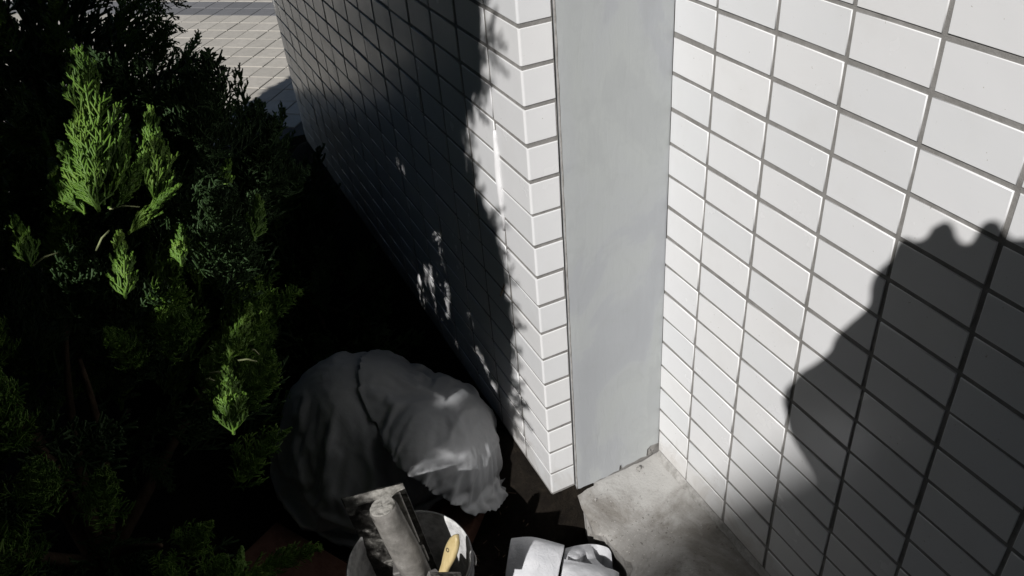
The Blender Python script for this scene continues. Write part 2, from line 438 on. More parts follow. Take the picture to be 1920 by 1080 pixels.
# right wall
rwall = empty('tiled_wall', (W, -1.5, 0)); tag(rwall, 'wall of white oblong tiles with grey joints, catching the hand-shaped shadow', 'wall')
box('wall_core', (W + .0015, -3.0, -.12), (W + .26, -.0, 2.748), MAT_GROUT, rwall)
TILE = tile_mesh('tile', TL); cut = {}
fld = TileField(rwall)
for j in range(-37, 17):
    z = .8655 - .05 * (j + .5)
    ln = .0795
    if 'r0' not in cut: cut['r0'] = tile_mesh('tile_cut', ln)
    fld.add(cut['r0'], (W, -.0012 - ln / 2, z), in_view((W, -ln / 2, z)))
    for c in range(29):
        y = -.0829 - .0999 * (c + .5); fld.add(TILE, (W, y, z), in_view((W, y, z)))
fld.finish('upper_tiles')
# mortar fillet along the foot of the wall
V, F = [], []
n = 90
for i in range(n + 1):
    y = -.002 - 1.2 * (i / n) ** 1.4; k = noise.noise(Vector((y * 30, 3, 1))); h = .0125 + .002 * k; d_ = .007 + .003 * noise.noise(Vector((y * 22, 9, 4)))
    V += [(W + .003, y, h + .003), (W - .0015, y, h), (W - .004, y, .006), (W - d_, y, .001), (W - d_, y, -.01)]
for i in range(n):
    for k in range(4): F.append((i * 5 + k, i * 5 + 5 + k, i * 5 + 6 + k, i * 5 + 1 + k))
link('mortar_fillet', pymesh('mortar_fillet', V, F), MAT_MORTAR, rwall, smooth=True)

# pillar: tiled side (L), corner tiles, plastered return
PEND = 1.69
pillar = empty('tiled_pillar', (.3, .8, 0)); tag(pillar, 'pillar with white corner tiles and a grey plastered return beside the juniper', 'pillar')
bm = bmesh.new()
box_bm(bm, (.0016, .0065, -.12), (.9, PEND - .003, 2.748))
box_bm(bm, (.0021, .0017, .018), (.0452, .02, 2.746))
link('pillar_core', bmmesh('pillar_core', bm), MAT_GROUT, pillar)
fld = TileField(pillar); LP = .1012; y0 = .0975
tiles = []
LEND = PEND - (y0 + 15 * LP)
endm = tile_mesh('tile_end', LEND - .004)
for k in range(-38, 16):
    z = .82 - .05 * (k + .5)
    for c in range(15): tiles.append((TILE, (0, y0 + LP * (c + .5), z)))
    tiles.append((endm, (0, y0 + 15 * LP + LEND / 2, z)))
vis = [t for t in tiles if in_view(t[1], 25)]
vis.sort(key=lambda t: (Vector(t[1]) - CAM_LOC).length); vis = set(id(t) for t in vis[:295])
for t in tiles: fld.add(t[0], t[1], id(t) in vis)
fld.finish('upper_tiles')
# far end of the pillar, tiled too (plain sheet of tiles seen edge on)
# corner tile: two legs with a rounded arris
def corner_mesh():
    LX, LY, th, r, b, h = .0443, .0945, .0062, .0032, .0012, TH
    prof = [(LX, th, 1, 0), (LX, b, 1, 0), (LX - b, 0, .6, -.6)]
    prof += [(LX * .5, 0, 0, -1)]
    for i in range(11):
        a = math.pi * 1.5 - i / 10 * math.pi / 2; prof.append((r + r * math.cos(a), r + r * math.sin(a), 0, 0))
    prof += [(0, LY * .5, 0, 0), (0, LY - b, 0, 0), (b, LY, 0, 0), (th, LY, 0, 0)]
    def inset(p, q):
        x, y = p[0], p[1]
        if y < 1e-6 or (y < r and x > r * .3): y += q
        if x < 1e-6 or (x < r and y > r * .3): x += q
        if x > LX - b - 1e-6 and x > .02: x -= q
        if y > LY - b - 1e-6 and y > .05: y -= q
        return x, y
    V, F = [], []; m = len(prof)
    lev = [(-h / 2, .0007, True), (-h / 2 + .0002, .0002, False), (-h / 2 + .0007, 0, False), (h / 2 - .0007, 0, False), (h / 2 - .0002, .0002, False), (h / 2, .0007, True)]
    for z, q, _ in lev:
        for p in prof:
            x, y = inset(p, q); V.append((x, y, z))
    for l in range(len(lev) - 1):
        for i in range(m - 1): F.append((l * m + i, l * m + i + 1, l * m + m + i + 1, l * m + m + i))
    for l, z in ((0, -h / 2), (len(lev) - 1, h / 2)):
        b0 = len(V)
        for p in prof: V.append((max(p[0], th), max(p[1], th), z))
        for i in range(m - 1): F.append((l * m + i, b0 + i, b0 + i + 1, l * m + i + 1))
    bm = bmesh.new(); me = pymesh('corner_tile', V, F); bm.from_mesh(me); bmesh.ops.remove_doubles(bm, verts=bm.verts, dist=1e-6)
    bmesh.ops.recalc_face_normals(bm, faces=bm.faces); bm.to_mesh(me); bm.free(); me.materials.append(MAT_TILE)
    return me
CORNER = corner_mesh()
for k in range(-38, 16):
    o = bpy.data.objects.new('corner_tile', CORNER); COL.objects.link(o); o.parent = pillar
    o.matrix_parent_inverse = Matrix.Translation(-Vector(pillar.location))
    o.location = (rng.gauss(0, .0004), rng.gauss(0, .0003), .82 - .05 * (k + .5) + rng.gauss(0, .0004)); o.rotation_euler = (rng.gauss(0, .003), rng.gauss(0, .003), rng.gauss(0, .003))
# plaster sheet with a ragged foot and a knocked-off lower right corner
def plaster_mesh():
    out = [(.0478, .004), (.055, .001), (.066, .004), (.08, .003), (.094, .006), (.108, .004), (.122, .008), (.133, .007), (.1345, .018), (.139, .019), (.1405, .009), (.150, .012), (.164, .011), (.178, .014), (.190, .012), (.1915, .028), (.198, .034), (.2148, .033)]
    bm = bmesh.new(); cols = len(out); zs = [0.0] + [0.04 + .05 * i for i in range(54)]
    grid = []
    for i, z in enumerate(zs):
        row = []
        for c, (x, zb) in enumerate(out):
            yy = .0006 * noise.fractal(Vector((x * 14, z * 6, 7)), 1, 2, 3)
            if c == 0: x = x + .0011 * noise.noise(Vector((3, z * 24, 1))) + .0007 * noise.noise(Vector((8, z * 90, 1))); yy = .0012
            row.append(bm.verts.new((x, yy, zb if i == 0 else z)))
        grid.append(row)
    for i in range(len(zs) - 1):
        for c in range(cols - 1): bm.faces.new((grid[i][c], grid[i][c + 1], grid[i + 1][c + 1], grid[i + 1][c]))
    g = bmesh.ops.extrude_face_region(bm, geom=list(bm.faces))
    for v in g['geom']:
        if isinstance(v, bmesh.types.BMVert): v.co.y += .0085
    return bmmesh('plaster_sheet', bm)
o = link('plaster_sheet', plaster_mesh(), MAT_PLASTER, pillar)
o.data.polygons.foreach_set('use_smooth', [True] * len(o.data.polygons)); o.data.set_sharp_from_angle(angle=math.radians(30))
# lip of filler standing in the slot between corner tiles and plaster
def ribbon(name, pts, m, parent, n=6):
    return tube(name, [p[0] for p in pts], [p[1] for p in pts], m, parent, n)
ribbon('filler_bead', [((.0487 + .0009 * noise.noise(Vector((z * 40, 0, 0))), .0012, z), .0013 + .0007 * noise.noise(Vector((z * 55, 2, 0)))) for z in [.005 + .012 * i for i in range(90)]], MAT_MORTAR, pillar)
# smeared sealant over the first upright joint of the tiled side
pts = []
for i in range(16):
    z = .655 - i * .0105; t = i / 15
    pts.append(((.0006, .0985 + .001 * math.sin(i * 1.3), z), .0022 + .0035 * math.sin(math.pi * min(1, t * 1.15)) ** .8 + .0006 * rng.random()))
ribbon('sealant', pts, MAT_SEAL, pillar, 8)
# broken mortar at the foot of the corner
def lump(name, c, r, m, parent=None, seed=0, sub=3, rough=.35, freq=2.2, flat=True):
    bm = bmesh.new(); bmesh.ops.create_icosphere(bm, subdivisions=sub, radius=1.0)
    for v in bm.verts:
        n_ = noise.fractal(v.co * freq + Vector((seed * 3.1, seed, 0)), 1, 2, 4)
        v.co *= 1 + rough * n_
        v.co = Vector((c[0] + v.co.x * r[0], c[1] + v.co.y * r[1], c[2] + v.co.z * r[2]))
    return link(name, bmmesh(name, bm), m, parent, smooth=not flat)
lump('mortar_lump', (.034, .022, -.062), (.022, .024, .066), MAT_MORTAR, pillar, 3, 4, .16, 1.6)
lump('mortar_lump', (.047, .005, -.002), (.006, .005, .008), MAT_MORTAR, pillar, 5, 3)
lump('mortar_lump', (.2, .010, .010), (.014, .006, .012), MAT_GROUT, pillar, 6, 3)

# grit and chips on the ledge
V, F = [], []
for i in range(150):
    x = rng.uniform(.06, .205); y = -rng.random() ** 1.3 * .5 - .005; s = rng.uniform(.0006, .0018) * (1.9 if rng.random() < .06 else 1)
    b0 = len(V)
    for dx, dy, dz in ((1, 0, 0), (-.5, .9, 0), (-.5, -.9, 0), (.1, 0, 1.0), (.2, .3, -.6)):
        V.append((x + s * (dx + rng.uniform(-.3, .3)), y + s * (dy + rng.uniform(-.3, .3)), .0016 + s * dz * .8))
    F += [(b0, b0 + 1, b0 + 3), (b0 + 1, b0 + 2, b0 + 3), (b0 + 2, b0, b0 + 3), (b0 + 1, b0, b0 + 4), (b0 + 2, b0 + 1, b0 + 4), (b0, b0 + 2, b0 + 4)]
tag(link('grit', pymesh('grit', V, F), MAT_MORTAR), 'loose pale grit scattered over the screed ledge', 'grit', kind='stuff')
lumpA = lump('mortar_chip', (.166, -.012, .005), (.006, .004, .004), MAT_MORTAR, None, 8, 2); tag(lumpA, 'small pale mortar chip lying at the foot of the plaster', 'chip')

# ------------------------------------------------------------------ pail with tools
PC = pt(768, 1052, 1.165); RIM = PC.z; PX, PY = PC.x, PC.y; PR = .0895
pail = empty('pail', (PX, PY, SOIL)); tag(pail, 'round pail with a plaster-smeared white rim, holding trowel and brush', 'pail')
zb = SOIL + .01; H = RIM - zb
prof_out = [(.001, 0), (PR * .80, 0), (PR * .82, .004), (PR * .965, H * .84), (PR * .975, H * .86), (PR * .995, H * .865), (PR * .995, H * .885), (PR * .975, H * .89), (PR * .98, H * .93), (PR * 1.01, H * .935), (PR * 1.012, H * .95), (PR * .985, H * .957), (PR * .988, H * .985), (PR * 1.0, H * .99), (PR * 1.003, H), (PR * .985, H + .0012)]
V, F = lathe(prof_out, 72, (PX, PY, zb)); link('shell', pymesh('shell', V, F), MAT_PAIL, pail, smooth=True)
prof_in = [(PR * .985, H + .0012), (PR * .965, H + .0005), (PR * .955, H * .975), (PR * .94, H * .8), (PR * .86, H * .3), (PR * .8, .02), (.001, .02)]
V, F = lathe(prof_in, 72, (PX, PY, zb))
V = [(x + .0012 * noise.noise(Vector((x * 60, y * 60, z * 60))), y + .0012 * noise.noise(Vector((x * 60, y * 60, z * 60 + 9))), z) for x, y, z in V]
link('lining', pymesh('lining', V, F), MAT_PAILIN, pail, smooth=True)
V, F = lathe([(PR * .9, H * .42), (PR * .5, H * .43), (.001, H * .425)], 48, (PX, PY, zb))
V = [(x, y, z + .004 * noise.noise(Vector((x * 40, y * 40, 2)))) for x, y, z in V]
link('slurry', pymesh('slurry', V, F), MAT_SLURRY, pail, smooth=True)
pts = [Vector((PX + PR * 1.03 * math.cos(a), PY + PR * 1.03 * math.sin(a), RIM - .012 - .05 * math.sin(max(0, min(math.pi, (a + .5) * 1.0))))) for a in [-.5 + math.pi * i / 24 for i in range(25)]]
tube('bail', pts, .0016, MAT_STEEL, pail, 6)

# plastering trowel standing blade up in the pail
trowel = empty('plastering_trowel', pt(700, 930, 1.1)); tag(trowel, 'plastering trowel with mortar-caked round handle, propped blade up in the pail', 'trowel')
TA = pt(697, 921, 1.165); TBm = pt(790, 1135, 1.285)
ax = (TBm - TA).normalized()                        # down the blade
wdir = (pt(745, 893, 1.16) - pt(645, 946, 1.175)); BWID = wdir.length; wdir = (wdir - ax * wdir.dot(ax)).normalized()
nrm = ax.cross(wdir).normalized()
if nrm.dot(CAM_LOC - TA) < 0: nrm = -nrm
MB = Matrix(((wdir.x, ax.x, nrm.x, TA.x), (wdir.y, ax.y, nrm.y, TA.y), (wdir.z, ax.z, nrm.z, TA.z), (0, 0, 0, 1)))
bm = bmesh.new()
nx, ny = 14, 30; g = []
for j in range(ny + 1):
    r_ = []
    for i in range(nx + 1):
        x = (i / nx - .5) * BWID; y = j / ny * .235
        rag = .0018 * noise.noise(Vector((x * 120, 3, 1))) if j == 0 else 0
        r_.append(bm.verts.new(MB @ Vector((x, y + rag, .0011 * noise.fractal(Vector((x * 50, y * 50, 4)), 1, 2, 3)))))
    g.append(r_)
for j in range(ny):
    for i in range(nx): bm.faces.new((g[j][i], g[j][i + 1], g[j + 1][i + 1], g[j + 1][i]))
e_ = bmesh.ops.extrude_face_region(bm, geom=list(bm.faces))
for v in e_['geom']:
    if isinstance(v, bmesh.types.BMVert): v.co -= nrm * .0022
link('blade', bmmesh('blade', bm), MAT_BLADE, trowel)
# crust of mortar along the top edge, and the spine bar that carries the handle
def blob_strip(name, x0, x1, y0_, y1, h, m, seed):
    bm = bmesh.new(); nx, ny = 26, 14; g = []
    for j in range(ny + 1):
        r_ = []
        for i in range(nx + 1):
            fx, fy = i / nx, j / ny
            x = x0 + (x1 - x0) * fx; y = y0_ + (y1 - y0_) * fy
            e = min(1, 6 * min(fx, 1 - fx, fy + .05, 1 - fy))
            z = h * max(0, e) * (.75 + .6 * noise.fractal(Vector((x * 95 + seed, y * 95, seed)), 1, 2, 4))
            r_.append(bm.verts.new(MB @ Vector((x, y + (.003 * noise.noise(Vector((x * 70, seed, 0))) if j == ny else 0), .0004 + z))))
        g.append(r_)
    for j in range(ny):
        for i in range(nx): bm.faces.new((g[j][i], g[j][i + 1], g[j + 1][i + 1], g[j + 1][i]))
    return link(name, bmmesh(name, bm), m, trowel, smooth=True)
hb = BWID / 2
blob_strip('mortar_crust', -hb + .002, hb, -.001, .019, .0035, MAT_CRUST, 2)
bm = bmesh.new(); box_bm(bm, (hb * .56, .010, .002), (hb * .84, .110, .009), .0016, MB); link('spine', bmmesh('spine', bm), MAT_CRUST, trowel)
bm = bmesh.new(); box_bm(bm, (hb * .58, .120, .002), (hb * .90, .150, .0095), .0016, MB); link('spine_foot', bmmesh('spine_foot', bm), MAT_CRUST, trowel)
# handle
HA = pt(717, 950, 1.105); HB = pt(800, 1110, 1.20); hx = (HB - HA).normalized()
sA = hx.orthogonal().normalized(); sB = hx.cross(sA); HL = (HB - HA).length
V, F = [], []; prof = [(.0005, -.0006), (.010, -.001), (.0165, .0003), (.0188, .0026), (.0195, .006), (.0197, .03), (.0205, .06), (.021, .10), (.019, HL), (.001, HL + .002)]
nn = 40
for r_, s in prof:
    for k in range(nn):
        a = 2 * math.pi * k / nn; q = r_ * (1 + .035 * noise.noise(Vector((math.cos(a) * 3, math.sin(a) * 3, s * 60))))
        V.append(HA + hx * (s + .0012 * noise.noise(Vector((math.cos(a) * 2 * r_ * 90, math.sin(a) * 2 * r_ * 90, 3)))) + (sA * math.cos(a) + sB * math.sin(a)) * q)
for i in range(len(prof) - 1):
    for k in range(nn): F.append((i * nn + k, i * nn + (k + 1) % nn, (i + 1) * nn + (k + 1) % nn, (i + 1) * nn + k))
link('handle', pymesh('handle', V, F), MAT_HANDLE, trowel, smooth=True)
V, F = [], []
for r_ in (.0175, .0165, .012, .007, .001):
    for k in range(nn):
        a = 2 * math.pi * k / nn; P_ = HA + (sA * math.cos(a) + sB * math.sin(a)) * r_ * (1 + .05 * noise.noise(Vector((math.cos(a) * 4, math.sin(a) * 4, 1))))
        V.append(P_ - hx * (.0002 if r_ > .017 else .0018 + .0016 * noise.fractal(P_ * 140, 1, 2, 3)))
for i in range(4):
    for k in range(nn): F.append((i * nn + k, i * nn + nn + k, i * nn + nn + (k + 1) % nn, i * nn + (k + 1) % nn))
link('handle_cap', pymesh('handle_cap', V, F), MAT_CRUST, trowel)
bm = bmesh.new()
box_bm(bm, (-.006, .12, .002), (.006, .135, .045), .002, MB); link('tang', bmmesh('tang', bm), MAT_STEEL, trowel)

# flat paint brush with a pale wooden handle, bristles down in the pail
brush = empty('paint_brush', pt(840, 1050, 1.12)); tag(brush, 'paint brush with a pale yellow wooden handle and hanging hole, standing in the pail', 'paint brush')
b0_, b1_ = pt(857, 1003, 1.115), pt(828, 1082, 1.14)
ay = (b1_ - b0_).normalized(); BL = (b1_ - b0_).length
az = (CAM_LOC - b0_); az = (az - ay * az.dot(ay)).normalized(); axx = ay.cross(az)
tw = math.radians(-38); axx, az = axx * math.cos(tw) + az * math.sin(tw), az * math.cos(tw) - axx * math.sin(tw)
def bpt(x, y, z): return b0_ + axx * x + ay * y + az * z
wprof = [(0, .0018), (.004, .0055), (.010, .0082), (.020, .0104), (.030, .0108), (.042, .0092), (.054, .0068), (BL + .004, .0058), (BL + .03, .010)]
bm = bmesh.new(); nn = 24; rings = []
for y, wd in wprof:
    th = .0055 if y > .004 else .0035
    rings.append([bm.verts.new(bpt(wd * math.copysign(abs(math.cos(a)) ** .75, math.cos(a)), y, th * math.copysign(abs(math.sin(a)) ** .75, math.sin(a)))) for a in [2 * math.pi * k / nn for k in range(nn)]])
for i in range(len(rings) - 1):
    for k in range(nn): bm.faces.new((rings[i][k], rings[i][(k + 1) % nn], rings[i + 1][(k + 1) % nn], rings[i + 1][k]))
bm.faces.new(rings[0]); bm.faces.new(list(reversed(rings[-1])))
hd = link('handle', bmmesh('handle', bm), MAT_WOOD, brush, smooth=True)
V, F = [], []                                        # ring of the hanging hole and its dark bore
for r_, z in ((.0032, .0056), (.0026, .0062), (.0020, .0058), (.0018, .0052), (.0002, .0050)):
    for k in range(16):
        a = 2 * math.pi * k / 16; V.append(bpt(.002 + r_ * math.cos(a), .026 + r_ * math.sin(a), z))
for i in range(4):
    for k in range(16): F.append((i * 16 + k, i * 16 + (k + 1) % 16, i * 16 + 16 + (k + 1) % 16, i * 16 + 16 + k))
link('hanging_hole', pymesh('hanging_hole', V, F), MAT_BRISTLE, hd)
MBR = Matrix(((axx.x, ay.x, az.x, b0_.x), (axx.y, ay.y, az.y, b0_.y), (axx.z, ay.z, az.z, b0_.z), (0, 0, 0, 1)))
bm = bmesh.new(); box_bm(bm, (-.021, BL + .004, -.007), (.021, BL + .034, .007), .0015, MBR); link('ferrule', bmmesh('ferrule', bm), MAT_STEEL, brush)
bm = bmesh.new(); box_bm(bm, (-.020, BL + .034, -.006), (.020, BL + .075, .006), .002, MBR); link('bristles', bmmesh('bristles', bm), MAT_BRISTLE, brush)

# flat steel scraper standing in the near side of the pail
scr = empty('scraper', pt(835, 1075, 1.05)); tag(scr, 'flat steel scraper whose top edge shows at the near rim of the pail', 'scraper')
sx0, sx1 = pt(806, 1074, 1.05), pt(863, 1073, 1.045); su = (sx1 - sx0).normalized(); sd_ = Vector((.02, .10, -1)); sd_ = (sd_ - su * sd_.dot(su)).normalized(); sn = su.cross(sd_)
MS = Matrix(((su.x, sd_.x, sn.x, sx0.x), (su.y, sd_.y, sn.y, sx0.y), (su.z, sd_.z, sn.z, sx0.z), (0, 0, 0, 1))); sw = (sx1 - sx0).length
bm = bmesh.new(); box_bm(bm, (0, 0, -.001), (sw, .085, .001), .0004, MS); link('blade', bmmesh('blade', bm), MAT_BLADE, scr)
bm = bmesh.new(); box_bm(bm, (sw * .32, .083, -.006), (sw * .68, .17, .006), .002, MS); link('handle', bmmesh('handle', bm), MAT_WOOD, scr)
# ------------------------------------------------------------------ white sack in the shade
sack = empty('white_sack', (-.2, .22, SOIL)); tag(sack, 'bulging white sack slumped in deep shade behind the pail', 'sack')
I3 = Matrix.Identity(3)
def ellipsoid_ob(c, R, rot=Matrix.Identity(3)):
    bm = bmesh.new(); bmesh.ops.create_icosphere(bm, subdivisions=4, radius=1.0)
    for v in bm.verts:
        u = v.co.copy(); k = 1 + .10 * noise.noise(u * 1.7 + Vector(c) * 9)
        v.co = rot @ Vector((u.x * R[0], u.y * R[1], u.z * R[2])) * k + Vector(c)
    return bmmesh('form', bm)
def block_ob(lo, hi):
    bm = bmesh.new(); box_bm(bm, lo, hi); return bmmesh('form', bm)
def shrink_bag(name, c, R, rot, slack, forms, frames, seed):
    # a closed bag, larger than what it holds, drawn in round its contents; the resting shape is kept, the forms are thrown away
    bm = bmesh.new(); bmesh.ops.create_icosphere(bm, subdivisions=6, radius=1.0)
    for v in bm.verts:
        u = v.co.copy(); k = slack * (1 + .07 * noise.fractal(u * 2.6 + Vector((seed, 0, 0)), 1, 2, 3))
        p = rot @ Vector((u.x * R[0], u.y * R[1], u.z * R[2])) * k + Vector(c)
        p.z = max(p.z, SOIL + .010 + .012 * (1 + noise.noise(p * 30))); p.x = min(p.x, -.010); v.co = p
    return settle(name, bmmesh('cloth_tmp', bm), forms, frames, 5, 20, 12, 1.5, -2.2, False)
def drape(name, c, rad, ell, forms, frames, seed):
    # the slack mouth of the sack, let down over its contents
    n = 64; V, F, ids = [], [], {}
    for j in range(n + 1):
        for i in range(n + 1):
            x, y = (i / n * 2 - 1), (j / n * 2 - 1)
            if x * x + y * y > 1.0 + .05 * noise.noise(Vector((math.atan2(y, x) * 1.5, seed, 0))): continue
            ids[(i, j)] = len(V)
            V.append((c[0] + x * rad * ell[0], c[1] + y * rad * ell[1], c[2] + .024 * noise.fractal(Vector((x * 2.2 + seed, y * 2.2, 0)), 1, 2, 2) - .05 * (x * x + y * y)))
    for j in range(n):
        for i in range(n):
            q = [(i, j), (i + 1, j), (i + 1, j + 1), (i, j + 1)]
            if all(k in ids for k in q): F.append(tuple(ids[k] for k in q))
    used = sorted({k for f in F for k in f}); mp_ = {k: i for i, k in enumerate(used)}; V = [V[k] for k in used]; F = [tuple(mp_[k] for k in f) for f in F]
    return settle(name, pymesh('cloth_tmp', V, F), forms, frames, 6, 14, 8, 4.5, 0.0, True)
def settle(name, mesh, forms, frames, quality, tension, compression, bending, pressure, selfc):
    ob = bpy.data.objects.new('cloth_tmp', mesh); COL.objects.link(ob); tmp_ = []
    for me_ in forms:
        f = bpy.data.objects.new('form_tmp', me_); COL.objects.link(f); f.modifiers.new('c', 'COLLISION'); f.collision.thickness_outer = .003; f.collision.cloth_friction = 12; tmp_.append(f)
    md = ob.modifiers.new('cloth', 'CLOTH'); cs = md.settings
    cs.quality = quality; cs.mass = .12; cs.tension_stiffness = tension; cs.compression_stiffness = compression; cs.shear_stiffness = 5; cs.bending_stiffness = bending; cs.air_damping = 2.5
    if pressure: cs.use_pressure = True; cs.uniform_pressure_force = pressure
    md.collision_settings.distance_min = .003; md.collision_settings.use_self_collision = selfc; md.collision_settings.self_distance_min = .003
    md.point_cache.frame_start = 1; md.point_cache.frame_end = frames + 1; SC.frame_start = 1; SC.frame_end = frames + 1
    for f_ in range(1, frames + 1): SC.frame_set(f_)
    me_ = bpy.data.meshes.new_from_object(ob.evaluated_get(bpy.context.evaluated_depsgraph_get())); me_.name = name
    for o_ in [ob] + tmp_: bpy.data.objects.remove(o_)
    SC.frame_set(1)
    return me_
def finish_cloth(name, me_, thick=False):
    o_ = link(name, me_, MAT_SACK, sack, smooth=True)
    if thick: m1 = o_.modifiers.new('t', 'SOLIDIFY'); m1.thickness = .0012; m2 = o_.modifiers.new('s', 'SUBSURF'); m2.levels = 1; m2.render_levels = 1
    return o_
FLOOR = lambda: block_ob((-1, -.6, SOIL - .2), (.3, 1.2, SOIL + .004)); LWALL = lambda: block_ob((-.004, -.3, -.3), (.2, 1.2, .8)); PAILF = lambda: block_ob((PX - PR, PY - PR, SOIL), (PX + PR, PY + PR * .97, RIM))
ra, ca_ = (.148, .155, .180), (-.243, .275, .030)
m_a = shrink_bag('sack_body', ca_, ra, I3, 1.24, [ellipsoid_ob(ca_, [k * .95 for k in ra]), FLOOR(), LWALL()], 26, 2)
axis = Euler((math.radians(-26), math.radians(12), math.radians(-35))).to_matrix()
m_b = drape('folded_flap', (-.140, .196, .275), .198, (.98, 1.06), [ellipsoid_ob((-.145, .175, .06), (.100, .155, .115), axis), ellipsoid_ob(ca_, [k * 1.0 for k in ra]), FLOOR(), LWALL(), PAILF()], 28, 6)
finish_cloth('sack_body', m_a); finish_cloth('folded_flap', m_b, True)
# two bricks half hidden in the shade
def brick(loc, rz, label, tilt=0):
    bm = bmesh.new(); box_bm(bm, (-.1, -.05, 0), (.1, .05, .055), .003, Matrix.Translation(loc) @ Euler((tilt, 0, rz)).to_matrix().to_4x4())
    for v in bm.verts: v.co += Vector((noise.noise(v.co * 40), noise.noise(v.co * 40 + Vector((5, 0, 0))), 0)) * .0015
    tag(link('brick', bmmesh('brick', bm), MAT_BRICK), label, 'brick', 'red bricks lying on the soil')
q = pt(905, 950, 1.47); brick((q.x - .035, q.y + .035, SOIL - .012), math.radians(40), 'red brick lying under the hanging edge of the white sack')
q = pt(615, 1060, 1.40); brick((q.x - .05, q.y + .03, SOIL - .02), math.radians(120), 'red brick on the soil left of the pail')

# ------------------------------------------------------------------ torn white paper in front of the ledge
paper = empty('torn_paper_bag', (-.05, -.12, SOIL)); tag(paper, 'crumpled torn white paper bag lying in front of the ledge', 'paper bag')
def sheet(name, P, nu, nv, seed, amp, thick=.0012, parent=paper):
    # bilinear patch through a grid of control points, crumpled
    rows, cols = len(P), len(P[0]); bm = bmesh.new(); g = []
    def cr(a, b, c, d_, t): return .5 * ((2 * b) + (c - a) * t + (2 * a - 5 * b + 4 * c - d_) * t * t + (3 * b - a - 3 * c + d_) * t ** 3)
    def row_eval(r_, s):
        k = min(int(s * (cols - 1)), cols - 2); t = s * (cols - 1) - k
        a = r_[max(k - 1, 0)]; d_ = r_[min(k + 2, cols - 1)]; return cr(a, r_[k], r_[k + 1], d_, t)
    for j in range(nv + 1):
        s = j / nv; k = min(int(s * (rows - 1)), rows - 2); t = s * (rows - 1) - k; line = []
        for i in range(nu + 1):
            u_ = i / nu
            p = cr(row_eval(P[max(k - 1, 0)], u_), row_eval(P[k], u_), row_eval(P[k + 1], u_), row_eval(P[min(k + 2, rows - 1)], u_), t)
            nz = noise.noise(p * 30 + Vector((seed, 0, 0))) + 1.6 * (abs(noise.noise(p * 48 + Vector((0, seed, 0)))) ** .6 - .4) + .5 * (abs(noise.noise(p * 110 + Vector((seed, 0, 4)))) - .2)
            line.append(bm.verts.new(p + (CAM_LOC - p).normalized() * amp * nz))
        g.append(line)
    for j in range(nv):
        for i in range(nu): bm.faces.new((g[j][i], g[j][i + 1], g[j + 1][i + 1], g[j + 1][i]))
    e = bmesh.ops.extrude_face_region(bm, geom=list(bm.faces))
    for v in e['geom']:
        if isinstance(v, bmesh.types.BMVert): v.co += (v.co - CAM_LOC).normalized() * thick
    return link(name, bmmesh(name, bm), MAT_PAPER, parent, smooth=True)
# left leaf: a sheet rolled over its top edge
sheet('folded_sheet', [[pt(968, 1014, 1.36), pt(1000, 1012, 1.365), pt(1058, 1026, 1.36)],
                       [pt(960, 1009, 1.325), pt(1000, 1007, 1.33), pt(1058, 1022, 1.325)],
                       [pt(956, 1020, 1.305), pt(1003, 1018, 1.30), pt(1057, 1032, 1.305)],
                       [pt(950, 1060, 1.285), pt(998, 1055, 1.275), pt(1050, 1062, 1.285)],
                       [pt(944, 1110, 1.275), pt(990, 1110, 1.265), pt(1042, 1110, 1.275)],
                       [pt(938, 1180, 1.30), pt(985, 1180, 1.29), pt(1034, 1180, 1.30)]], 26, 40, 2, .0012)
# right: the torn mouth of the bag, two flaps and a hollow between
sheet('back_flap', [[pt(1060, 1028, 1.35), pt(1085, 1022, 1.355), pt(1112, 1020, 1.355), pt(1138, 1026, 1.35), pt(1146, 1036, 1.34)],
                    [pt(1058, 1038, 1.325), pt(1085, 1034, 1.325), pt(1108, 1036, 1.345), pt(1134, 1042, 1.345), pt(1148, 1056, 1.33)],
                    [pt(1054, 1056, 1.31), pt(1082, 1052, 1.305), pt(1104, 1058, 1.345), pt(1130, 1062, 1.35), pt(1150, 1072, 1.33)],
                    [pt(1050, 1080, 1.30), pt(1080, 1085, 1.30), pt(1104, 1085, 1.33), pt(1130, 1088, 1.34), pt(1150, 1092, 1.33)]], 34, 22, 5, .0022)
sheet('front_flap', [[pt(1058, 1048, 1.30), pt(1090, 1054, 1.295), pt(1122, 1060, 1.295), pt(1150, 1068, 1.30), pt(1161, 1074, 1.305)],
                     [pt(1054, 1070, 1.275), pt(1088, 1072, 1.27), pt(1120, 1076, 1.27), pt(1148, 1084, 1.28), pt(1160, 1090, 1.29)],
                     [pt(1050, 1100, 1.27), pt(1086, 1104, 1.26), pt(1118, 1108, 1.265), pt(1144, 1112, 1.275), pt(1156, 1116, 1.285)],
                     [pt(1046, 1170, 1.30), pt(1084, 1170, 1.295), pt(1114, 1170, 1.30), pt(1138, 1172, 1.305), pt(1150, 1172, 1.31)]], 34, 26, 7, .0016)
sheet('torn_tongue', [[pt(1096, 1024, 1.345), pt(1104, 1022, 1.35), pt(1110, 1023, 1.352)],
                      [pt(1098, 1034, 1.325), pt(1106, 1034, 1.33), pt(1114, 1036, 1.335)],
                      [pt(1102, 1048, 1.315), pt(1114, 1050, 1.32), pt(1122, 1053, 1.325)],
                      [pt(1110, 1058, 1.305), pt(1128, 1064, 1.305), pt(1146, 1071, 1.305)]], 10, 18, 9, .0012)

